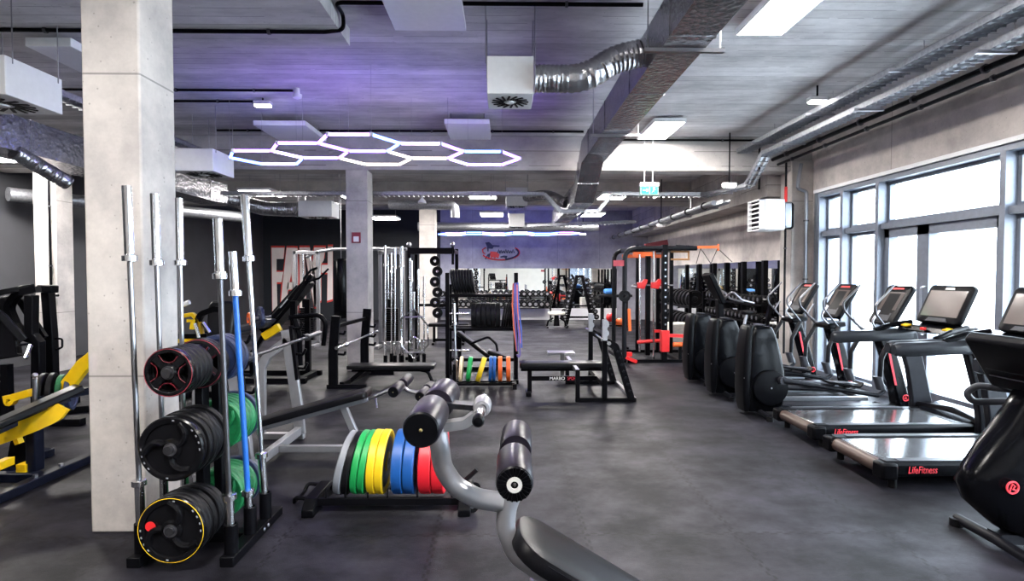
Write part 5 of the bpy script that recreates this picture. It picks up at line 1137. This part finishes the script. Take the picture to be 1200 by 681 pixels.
# ---- cable crossover: two towers joined by a top beam, behind the second column
def tower(x, y, label, stack=True):
    t = thing('cable_tower', label, 'cable machine', (x, y, 0)); o_ = (x, y, 0)
    for dx in (-.26, .26):
        MB(o_).tube([(x + dx, y, .05), (x + dx, y, 2.12), (x + dx, y, 2.2)], .03, 8, sq=(.07, .09)).build('frame_post', M['silver_paint'], t, bevel=.006)
        MB(o_).bar((x + dx, y - .45, .035), (x + dx, y + .45, .035), .08, .07).build('floor_foot', M['silver_paint'], t, bevel=.006)
    MB(o_).bar((x - .3, y, 2.16), (x + .3, y, 2.16), .09, .08).build('top_rail', M['silver_paint'], t, bevel=.006)
    MB(o_).bar((x - .3, y, .08), (x + .3, y, .08), .09, .08).build('bottom_rail', M['silver_paint'], t)
    for dx in (-.08, .08): MB(o_).cyl((x + dx, y, .1), (x + dx, y, 2.14), .012, n=10).build('guide_rod', M['chrome'], t)
    for k in range(15): MB(o_).box((x, y, .16 + k * .05), (.30, .11, .046)).build('stack_plate', M['black_metal'], t, bevel=.003)
    MB(o_).box((x, y - .07, 1.0), (.14, .12, .2)).build('pulley_carriage', M['black_plastic'], t, bevel=.01)
    MB(o_).torus((x, y - .14, 1.35), (1, 0, 0), .05, .014, 20, 8).build('pulley', M['black_plastic'], t)
    MB(o_).tube([(x, y - .13, 1.4), (x - .02, y - .13, 2.1)], .004, 6).build('cable', M['black_metal'], t)
    MB(o_).tube([(x - .10, y - .16, 1.28), (x, y - .16, 1.34), (x + .10, y - .16, 1.28), (x + .08, y - .16, 1.24), (x - .08, y - .16, 1.24)], .012, 8, closed=True).build('cable_handle', M['chrome'], t)
    return t
tower(-4.55, 12.9, 'silver cable tower with a black weight stack in front of the painted letters')
tower(-2.55, 12.7, 'silver cable tower behind the upright bars and the second column')
o = MB((-3.5, 12.9, 2.25)).tube([(-4.55, 12.9, 2.05), (-4.35, 12.9, 2.17), (-3.9, 12.9, 2.24), (-2.2, 12.7, 2.24)], .035, 12, .15).build('crossover_beam', M['silver_paint']); tag(o, 'curved silver beam joining the two cable towers overhead', 'beam'); o.location = (-3.5, 12.9, 2.25)
# ---- black half rack with a thick pull-up bar, behind the bar stand
t = thing('half_rack', 'tall black half rack with a thick pull-up bar behind the upright bars', 'power rack', (-1.9, 11.4, 0)); o_ = (-1.9, 11.4, 0)
for x in (-1.86, -1.0):
    for y in (11.0, 11.9):
        if x > -1.5 and y < 11.5: continue
        MB(o_).bar((x, y, .03), (x, y, 2.2), .07).build('upright', M['black_metal'], t, bevel=.005)
    MB(o_).bar((x, 10.7, .03), (x, 12.1, .03), .07, .06).build('floor_rail', M['black_metal'], t)
MB(o_).bar((-1.86, 11.0, 2.12), (-1.0, 11.0, 2.12), .12, .12).build('pull_up_beam', M['black_metal'], t, bevel=.006)
MB(o_).bar((-1.0, 11.0, 1.85), (-1.0, 11.0, 2.24), .05).build('beam_hanger', M['black_metal'], t)
for x in (-1.86, -1.0): MB(o_).bar((x, 11.0, 2.12), (x, 11.9, 2.12), .07).build('top_rail', M['black_metal'], t)
for x in (-1.86, -1.0): MB(o_).ball((x, 10.97, 2.24), .05, n=12, m=8).build('corner_knob', M['steel'], t)
MB(o_).bar((-1.86, 11.9, 1.0), (-1.0, 11.9, 1.0), .06).build('cross_bar', M['black_metal'], t)
for k in range(6):
    z = 1.94 - .22 * k
    plain_plate(.11, .035, 'rubber', (-1.45 + .05 * (k % 2), 11.78, z), 'small black plate on a rear peg of the half rack, %s from the top' % ORD[k], 'small plates on the half rack')
    MB(o_).cyl((-1.45 + .05 * (k % 2), 11.62, z), (-1.45 + .05 * (k % 2), 11.95, z), .014, n=10).build('plate_peg', M['chrome'], t)
# tall grey punching bag before the dark end wall
t = thing('punching_bag', 'black hanging punching bag half hidden by the second column', 'punching bag', (-3.55, 12.2, .7))
MB((-3.55, 12.2, .7)).lathe([(.001, 0), (.15, .0), (.17, .04), (.17, 1.25), (.15, 1.3), (.001, 1.3)], (-3.55, 12.2, .7), n=28).build('bag', M['black_gloss'], t)
MB((-3.55, 12.2, .7)).cyl((-3.55, 12.2, 2.0), (-3.55, 12.2, ZC), .008, n=6).build('chain', M['steel'], t)
# ================================================================== training rig and the storage at the far end
t = thing('training_rig', 'tall black and red training rig with guide rods and an orange pull-up arm', 'training rig', (2.8, 11.0, 0)); o_ = (2.8, 11.0, 0)
def rp(a, b, Y): return P(a, b, Y=Y)
Y0, Y1 = 10.35, 11.7
def post(x, Y, top, w, m='black_metal', name='upright', bot=None):
    p = rp(x, top, Y); return MB(o_).bar((p.x, Y, .03 if bot is None else rp(x, bot, Y).z), p, w).build(name, M[m], t, bevel=.006)
for (x, Y) in ((732, Y0), (719.5, Y1)):
    b = rp(x, 330, Y); c = rp(x, 291.5 if Y == Y0 else 294, Y)
    MB(o_).tube([(b.x, Y, .03), (b.x, Y, c.z), (b.x + .5, Y, c.z + .01), (b.x + 1.35, Y, c.z + .01)], .045, 12, .22, 6).build('curved_post', M['dark_grey'], t)
post(779, Y0, 287, .10); post(759.5, 11.1, 297, .09); post(787, 11.4, 292, .07); post(747, Y1, 298, .06); post(771, Y1, 298, .07)
for k in range(12): MB(o_).box((rp(779, 300 + k * 8, Y0).x, Y0 - .052, rp(779, 300 + k * 8, Y0).z), (.03, .006, .03)).build('post_hole', M['steel'], t)
MB(o_).bar((rp(735, 426, Y0).x, Y0, .03), (rp(803, 426, Y0).x, Y0, .03), .08, .06).build('base_rail', M['black_metal'], t)
MB(o_).bar((rp(722, 414, Y1).x, Y1, .03), (rp(800, 414, Y1).x, Y1, .03), .08, .06).build('base_rail', M['black_metal'], t)
for x in (2.27, 3.32): MB(o_).bar((x, Y0, .03), (x, Y1, .03), .08, .06).build('side_rail', M['black_metal'], t)
zt = rp(740, 290, Y0).z
for x in (2.5, 3.0, 3.45): MB(o_).bar((x, Y0, zt), (x, Y1, zt), .06, .08).build('top_rail', M['dark_grey'], t)
MB(o_).bar((2.5, Y1 - .02, zt - .12), (3.4, Y1 - .02, zt - .12), .05, .07).build('orange_rail', M['orange_paint'], t)
MB(o_).bar((2.55, 10.9, zt - .1), (3.0, 10.9, zt - .1), .05, .08).build('orange_rail', M['orange_paint'], t)
MB(o_).bar(rp(756, 289, 12.2), rp(782, 284, 12.2), .1, .12).build('rear_beam', M['dark_red'], t)
MB(o_).bar(rp(792, 289, Y0), rp(812, 290, Y0), .05, .06).build('arm_socket', M['dark_grey'], t)
MB(o_).bar(rp(810, 290, Y0), rp(842, 289.5, Y0), .035, .05).build('pull_up_arm', M['orange_paint'], t); MB(o_).bar(rp(841.5, 286, Y0), rp(841.5, 294, Y0), .03).build('arm_stop', M['orange_paint'], t)
for a, b in (((821, 291), (833, 309)), ((821, 291), (816, 309)), ((841, 291), (833, 309)), ((841, 291), (858, 307))): MB(o_).cyl(rp(*a, Y0), rp(*b, Y0 + .1), .006, n=6).build('suspension_strap', M['dark_grey'], t)
for y in (295, 304): MB(o_).cyl(rp(786, y, Y0 + .1), rp(808, y, Y0 + .1), .018, n=8).build('grip_bar', M['wood'], t)
MB(o_).cyl(rp(807, 294, Y0 + .1), rp(807, 305, Y0 + .1), .018, n=8).build('grip_bar', M['wood'], t)
for x, Y, a, b in ((749.5, 10.7, 298, 412), (766, 10.5, 294, 421)): MB(o_).cyl(rp(x, a, Y), rp(x, b, Y), .02, n=12).build('guide_rod', M['chrome'], t)
MB(o_).cyl(rp(742, 334, 10.75), rp(789, 334.5, 10.5), .018, n=10).build('smith_bar', M['chrome'], t)
MB(o_).cyl(rp(740, 336, 10.75), rp(747, 336, 10.75), .03, n=12).build('bar_sleeve', M['steel'], t)
for x, Y in ((751.5, 10.7), (768, 10.52)):
    MB(o_).prism([(-.08, -.06), (.05, -.08), (.09, .0), (.12, .10), (.06, .12), (.0, .05), (-.08, .05)], rp(x, 334, Y), (1, 0, 0), (0, 0, 1), .09).build('bar_carriage', M['red_paint'], t, bevel=.008)
c = rp(779, 387, Y0 - .01); MB(o_).bar((c.x, Y0 - .01, c.z), (c.x, Y0 - .01, rp(779, 412, Y0).z), .15, .13).build('red_sleeve', M['red_paint'], t, bevel=.01)
MB(o_).cyl(rp(747, 401, 10.6), rp(775, 399, 10.6), .035, n=12).build('red_roller', M['red_paint'], t)
MB(o_).bar(rp(783, 393, Y0), rp(803, 394, Y0), .05, .06).build('red_arm', M['red_paint'], t)
MB(o_).bar(rp(765, 388, 10.7), rp(776, 388, 10.7), .05, .05).build('red_arm', M['red_paint'], t)
MB(o_).bar(rp(734, 419, Y0 - .1), rp(746, 424, Y0 - .1), .07, .06).build('red_foot', M['red_paint'], t); MB(o_).box(rp(737, 415, Y0), (.1, .1, .07)).build('red_foot', M['red_paint'], t)
MB(o_).prism([(-.1, -.055), (.1, -.055), (.1, .055), (-.1, .055)], rp(725, 308.5, Y0 - .05), (1, 0, 0), (0, 0, 1), .02).build('rig_plaque', M['dark_red'], t)
MB(o_).cyl(rp(789, 404, Y0), rp(805, 404, Y0), .045, n=12).build('orange_roller', M['orange_paint'], t); MB(o_).bar(rp(797, 404, Y0), (rp(797, 404, Y0).x, Y0, .05), .05).build('roller_post', M['black_metal'], t)
MB(o_).bar(rp(737, 362, Y0), rp(738, 388, Y0), .05).build('orange_strap', M['orange_paint'], t)
plain_plate(.11, .05, 'rubber', rp(732, 347, Y0 - .12), 'small black plate hung on the curved post of the training rig', None)
for x, a in ((715.5, 372), (726, 378)):
    p = rp(x, a, 12.4)
    k = MB((p.x, p.y, p.z)); k.ball(p, .10, n=16, m=10); kb = k.build('kettlebell', M['red_paint' if x < 720 else 'orange_paint']); kb.location = p
    tag(kb, ('red' if x < 720 else 'orange') + ' round medicine ball on the rack behind the training rig', 'medicine ball'); kb.name = 'medicine_ball'
t = thing('ball_rack', 'thin black rack for the red and orange balls, behind the training rig', 'ball rack', (2.5, 12.4, 0)); o_ = (2.5, 12.4, 0)
for x in (2.25, 2.75): MB(o_).bar((x, 12.5, 0), (x, 12.5, 1.0), .04).build('rack_post', M['black_metal'], t); MB(o_).bar((x, 12.2, .02), (x, 12.7, .02), .05, .04).build('rack_foot', M['black_metal'], t)
for z, dx in ((.50, 0),): MB(o_).bb(2.22, 2.78, 12.3, 12.52, .50, .525).build('rack_shelf', M['black_metal'], t)
for nm in ('medicine_ball', 'medicine_ball.001'):
    pass

# ---- dumbbells
def make_dumbbell():
    o = MB().cyl((0, -.07, 0), (0, .07, 0), .016, n=10).build('dumbbell', M['chrome'])
    for s_ in (-1, 1):
        h = MB().lathe([(.001, 0), (.060, 0), (.068, .008), (.068, .062), (.060, .07), (.001, .07)], (0, s_ * .06, 0), (0, s_, 0), 14).build('dumbbell_head', M['rubber'], o)
        MB().lathe([(.001, 0), (.034, 0), (.034, .003), (.001, .003)], (0, s_ * .13, 0), (0, s_, 0), 12).build('head_cap', M['steel'], h)
    return o
DB0 = [None]
def put_db(loc, rz, label, group, s=1.0):
    if DB0[0] is None: o = DB0[0] = make_dumbbell(); tag(o, label, 'dumbbell', group)
    else: o = copy_tree(DB0[0], label=label, group=group)
    o.location = loc; o.rotation_euler = (0, 0, rz); o.scale = (s, s, s); return o
def db_rack(name_label, x0, x1, y, tiers, facing=0, depth=.34):
    """rack along x (facing=0) or along y (facing=1)"""
    cx = (x0 + x1) / 2; loc = (cx, y, 0) if not facing else (y, cx, 0)
    t = thing('dumbbell_rack', name_label, 'dumbbell rack', loc, 0)
    def m(a, b, z): return (a - cx, b, z) if not facing else (b, a - cx, z)
    for x in (x0, x1):
        MB().bar(m(x, -.1, .03), m(x, .14, tiers[-1] + .12), .06, .08).build('rack_upright', M['black_metal'], t); MB().bar(m(x, -.26, .025), m(x, .22, .025), .06, .05).build('rack_foot', M['black_metal'], t)
    for z in tiers:
        off = .10 * (z / max(tiers))
        for b in (-.11, .11): MB().bar(m(x0, b + off * .6, z + b * .25), m(x1, b + off * .6, z + b * .25), .045, .03).build('tier_rail', M['black_metal'], t)
    return t
# two racks in front of the end wall mirror
TI = [.50, .86]
for r, (x0, x1, nm) in enumerate(((-2.45, -.55, 'black two-tier dumbbell rack before the end mirror, behind the plate store'), (-.42, 1.66, 'black two-tier dumbbell rack before the end mirror, beside the white topped stool'))):
    db_rack(nm, x0, x1, 19.55, TI)
    for ti, z in enumerate(TI):
        for k in range(10):
            x = x0 + .12 + (x1 - x0 - .24) * k / 9; off = .06 * (z / .86)
            put_db((x, 19.55 + off, z + .115), 0, 'black dumbbell on the %s tier of the %s end wall rack, %s along' % (['lower', 'upper'][ti], ['dark side', 'stool side'][r], ORD[k]), 'dumbbells on the end wall racks', 1.55 - .02 * k if ti else 1.65)
# rack along the side wall, three tiers
TS = [.42, .78, 1.12]
db_rack('long black three-tier dumbbell rack along the side wall mirror', 9.95, 12.75, 4.72, TS, 1)
for ti, z in enumerate(TS):
    for k in range(15):
        y = 10.08 + 2.55 * k / 14
        put_db((4.72 + .06 * z / 1.12, y, z + .075), PI / 2, 'black dumbbell on the %s tier of the side wall rack, %s from the window column' % (['bottom', 'middle', 'top'][ti], ORD[k]), 'dumbbells on the side wall rack', 1.0)
# dark posts of the wall frame in front of the side mirror
t = thing('wall_frame', 'row of black wall posts standing in front of the side wall mirror', 'wall frame', (5.12, 13, 0)); o_ = (5.12, 13, 0)
for y in (15.4, 14.4, 13.4, 12.65, 11.75, 10.8): MB(o_).bar((5.12, y, 0), (5.12, y, 1.93), .09, .10).build('frame_post', M['black_metal'], t)
MB(o_).bar((5.12, 10.4, .2), (5.12, 15.6, .2), .06, .08).build('frame_rail', M['black_metal'], t)
# plate racks along the side wall
t = thing('plate_shelf', 'black two-tier shelf of thick round plates by the side wall mirror', 'plate rack', (4.65, 14.6, 0)); o_ = (4.65, 14.6, 0)
for y in (13.3, 15.9):
    for x in (4.50, 4.84): MB(o_).bar((x, y, 0), (x, y, 1.25), .06).build('shelf_post', M['black_metal'], t)
for z in (.28, .86):
    for x in (4.52, 4.82): MB(o_).bar((x, 13.3, z), (x, 15.9, z), .05, .05).build('shelf_rail', M['black_metal'], t)
for ti, z in enumerate((.28, .86)):
    for k in range(9):
        plain_plate(.22, .13, 'rubber', (4.67, 13.5 + k * .27, z + .19), 'thick black plate on the %s tier of the side wall shelf, %s from the ellipticals' % (['lower', 'upper'][ti], ORD[k]), 'thick plates on the side wall shelf')
t = MB((4.1, 12.9, 0)).bb(3.86, 4.3, 12.6, 13.2, 0, .52).build('plyo_box', M['leather_white'], bevel=.01); t.location = (4.1, 12.9, 0); tag(t, 'pale jump box behind the orange roller of the training rig', 'jump box')

# ---- A shaped dumbbell tree before the end mirror
t = thing('dumbbell_tree', 'A shaped black dumbbell tree full of dumbbells before the end mirror', 'dumbbell rack', (2.42, 17.6, 0)); o_ = (2.42, 17.6, 0)
for s_ in (-1, 1):
    MB(o_).bar((2.42 + s_ * .42, 17.6, .05), (2.42 + s_ * .08, 17.6, 1.62), .07, .10).build('tree_leg', M['black_metal'], t); MB(o_).bar((2.42 + s_ * .42, 17.3, .03), (2.42 + s_ * .42, 17.9, .03), .07, .06).build('tree_foot', M['black_metal'], t)
MB(o_).bar((2.0, 17.6, .3), (2.84, 17.6, .3), .06).build('tree_brace', M['black_metal'], t)
MB(o_).bar((2.28, 17.6, 1.6), (2.56, 17.6, 1.6), .08).build('tree_top', M['black_metal'], t)
for s_ in (-1, 1):
    for k in range(8):
        z = .32 + k * .165; x = 2.42 + s_ * (.42 - .34 * (z - .05) / 1.57)
        MB(o_).bar((x, 17.6, z - .10), (x + s_ * .10, 17.6, z - .12), .16, .02).build('tree_cradle', M['black_metal'], t)
        put_db((x + s_ * .14, 17.58, z), .1, 'black dumbbell on the %s side of the dumbbell tree, %s from the floor' % (['stool', 'rig'][s_ > 0], ORD[k]), 'dumbbells on the dumbbell tree', 1.25 - .05 * k)
# stool
t = thing('low_stool', 'low stool with a pale round top at the end of the dumbbell rack', 'stool', (1.66, 17.3, 0)); o_ = (1.66, 17.3, 0)
MB(o_).lathe([(.001, .0), (.24, .0), (.27, .03), (.27, .08), (.24, .10), (.001, .10)], (1.66, 17.3, .40), n=28).build('stool_seat', M['leather_white'], t)
MB(o_).cyl((1.66, 17.3, .05), (1.66, 17.3, .4), .10, .07, 16).build('stool_column', M['black_metal'], t)
for s_ in (-1, 1):
    MB(o_).tube([(1.66 + s_ * .10, 17.3, .3), (1.66 + s_ * .26, 17.3, .2), (1.66 + s_ * .3, 17.3, .03)], .03, 8, .08).build('stool_leg', M['black_metal'], t); MB(o_).bar((1.66 + s_ * .3, 17.05, .02), (1.66 + s_ * .3, 17.55, .02), .06, .04).build('stool_foot', M['black_metal'], t)
# adjustable bench with a blue towel
t = thing('adjustable_bench', 'black adjustable bench before the end mirror, beside the training rig', 'bench', (3.3, 16.6, 0)); o_ = (3.3, 16.6, 0)
MB(o_).pad(1.0, .34, .08, basis((3.35, 16.6, .98), (1, 0, 0), (0, 1, 0)), .05, .015).build('bench_pad', M['vinyl'], t)
for x in (2.95, 3.7): MB(o_).bar((x, 16.6, .03), (x, 16.6, .98), .07).build('bench_leg', M['black_metal'], t); MB(o_).bar((x, 16.3, .03), (x, 16.9, .03), .07, .05).build('bench_foot', M['black_metal'], t)
MB(o_).bar((2.95, 16.6, .3), (3.7, 16.6, .3), .06).build('bench_spine', M['black_metal'], t)
tw = MB((3.18, 16.6, 1.06)).pad(.34, .30, .16, basis((3.18, 16.6, 1.06), (1, 0, 0), (0, 1, 0)), .08, .06).build('towel', M['towel_blue']); tw.location = (3.18, 16.6, 1.066); tag(tw, 'folded blue towel on the black bench behind the training rig', 'towel')
for i, (x, y, lb_) in enumerate(((3.05, 8.0, ''),)): pass

# ---- a couple of utility benches between the plate store and the end wall
t = thing('utility_bench', 'small black incline bench behind the small floor rack', 'bench', (-.5, 9.4, 0)); o_ = (-.5, 9.4, 0)
MB(o_).pad(.75, .28, .07, basis((-.52, 9.5, .42), (.72, 0, -.55), (0, 1, 0)), .05, .015).build('back_pad', M['vinyl'], t)
MB(o_).pad(.34, .28, .07, basis((-.12, 9.5, .25), (.85, 0, -.3), (0, 1, 0)), .05, .015).build('seat_pad', M['vinyl'], t)
MB(o_).bar((-.85, 9.5, .04), (.1, 9.5, .04), .07, .06).build('bench_spine', M['black_metal'], t)
for x, z in ((-.75, .6), (-.1, .28)): MB(o_).bar((x, 9.5, .05), (x, 9.5, z), .06).build('bench_leg', M['black_metal'], t)
MB(o_).tube([(-.55, 9.2, .5), (-.25, 9.2, .62), (-.12, 9.2, .5), (-.10, 9.2, .38)], .02, 8, .08).build('bench_handle', M['black_metal'], t)
for y in (9.25, 9.75): MB(o_).bar((-.85, 9.5, .03), (-.85, y, .03), .06, .05).build('bench_foot', M['black_metal'], t)
t = thing('utility_bench', 'low black flat bench in front of the half rack', 'bench', (-1.35, 12.7, 0)); o_ = (-1.35, 12.7, 0)
MB(o_).pad(.95, .3, .08, basis((-1.3, 13.2, .42), (1, 0, 0), (0, 1, 0)), .05, .015).build('bench_pad', M['vinyl'], t)
for x in (-1.65, -.95): MB(o_).bar((x, 13.2, .03), (x, 13.2, .42), .06).build('bench_leg', M['black_metal'], t); MB(o_).bar((x, 12.95, .025), (x, 13.45, .025), .06, .05).build('bench_foot', M['black_metal'], t)
MB(o_).bar((-1.65, 13.2, .1), (-.95, 13.2, .1), .06).build('bench_spine', M['black_metal'], t)
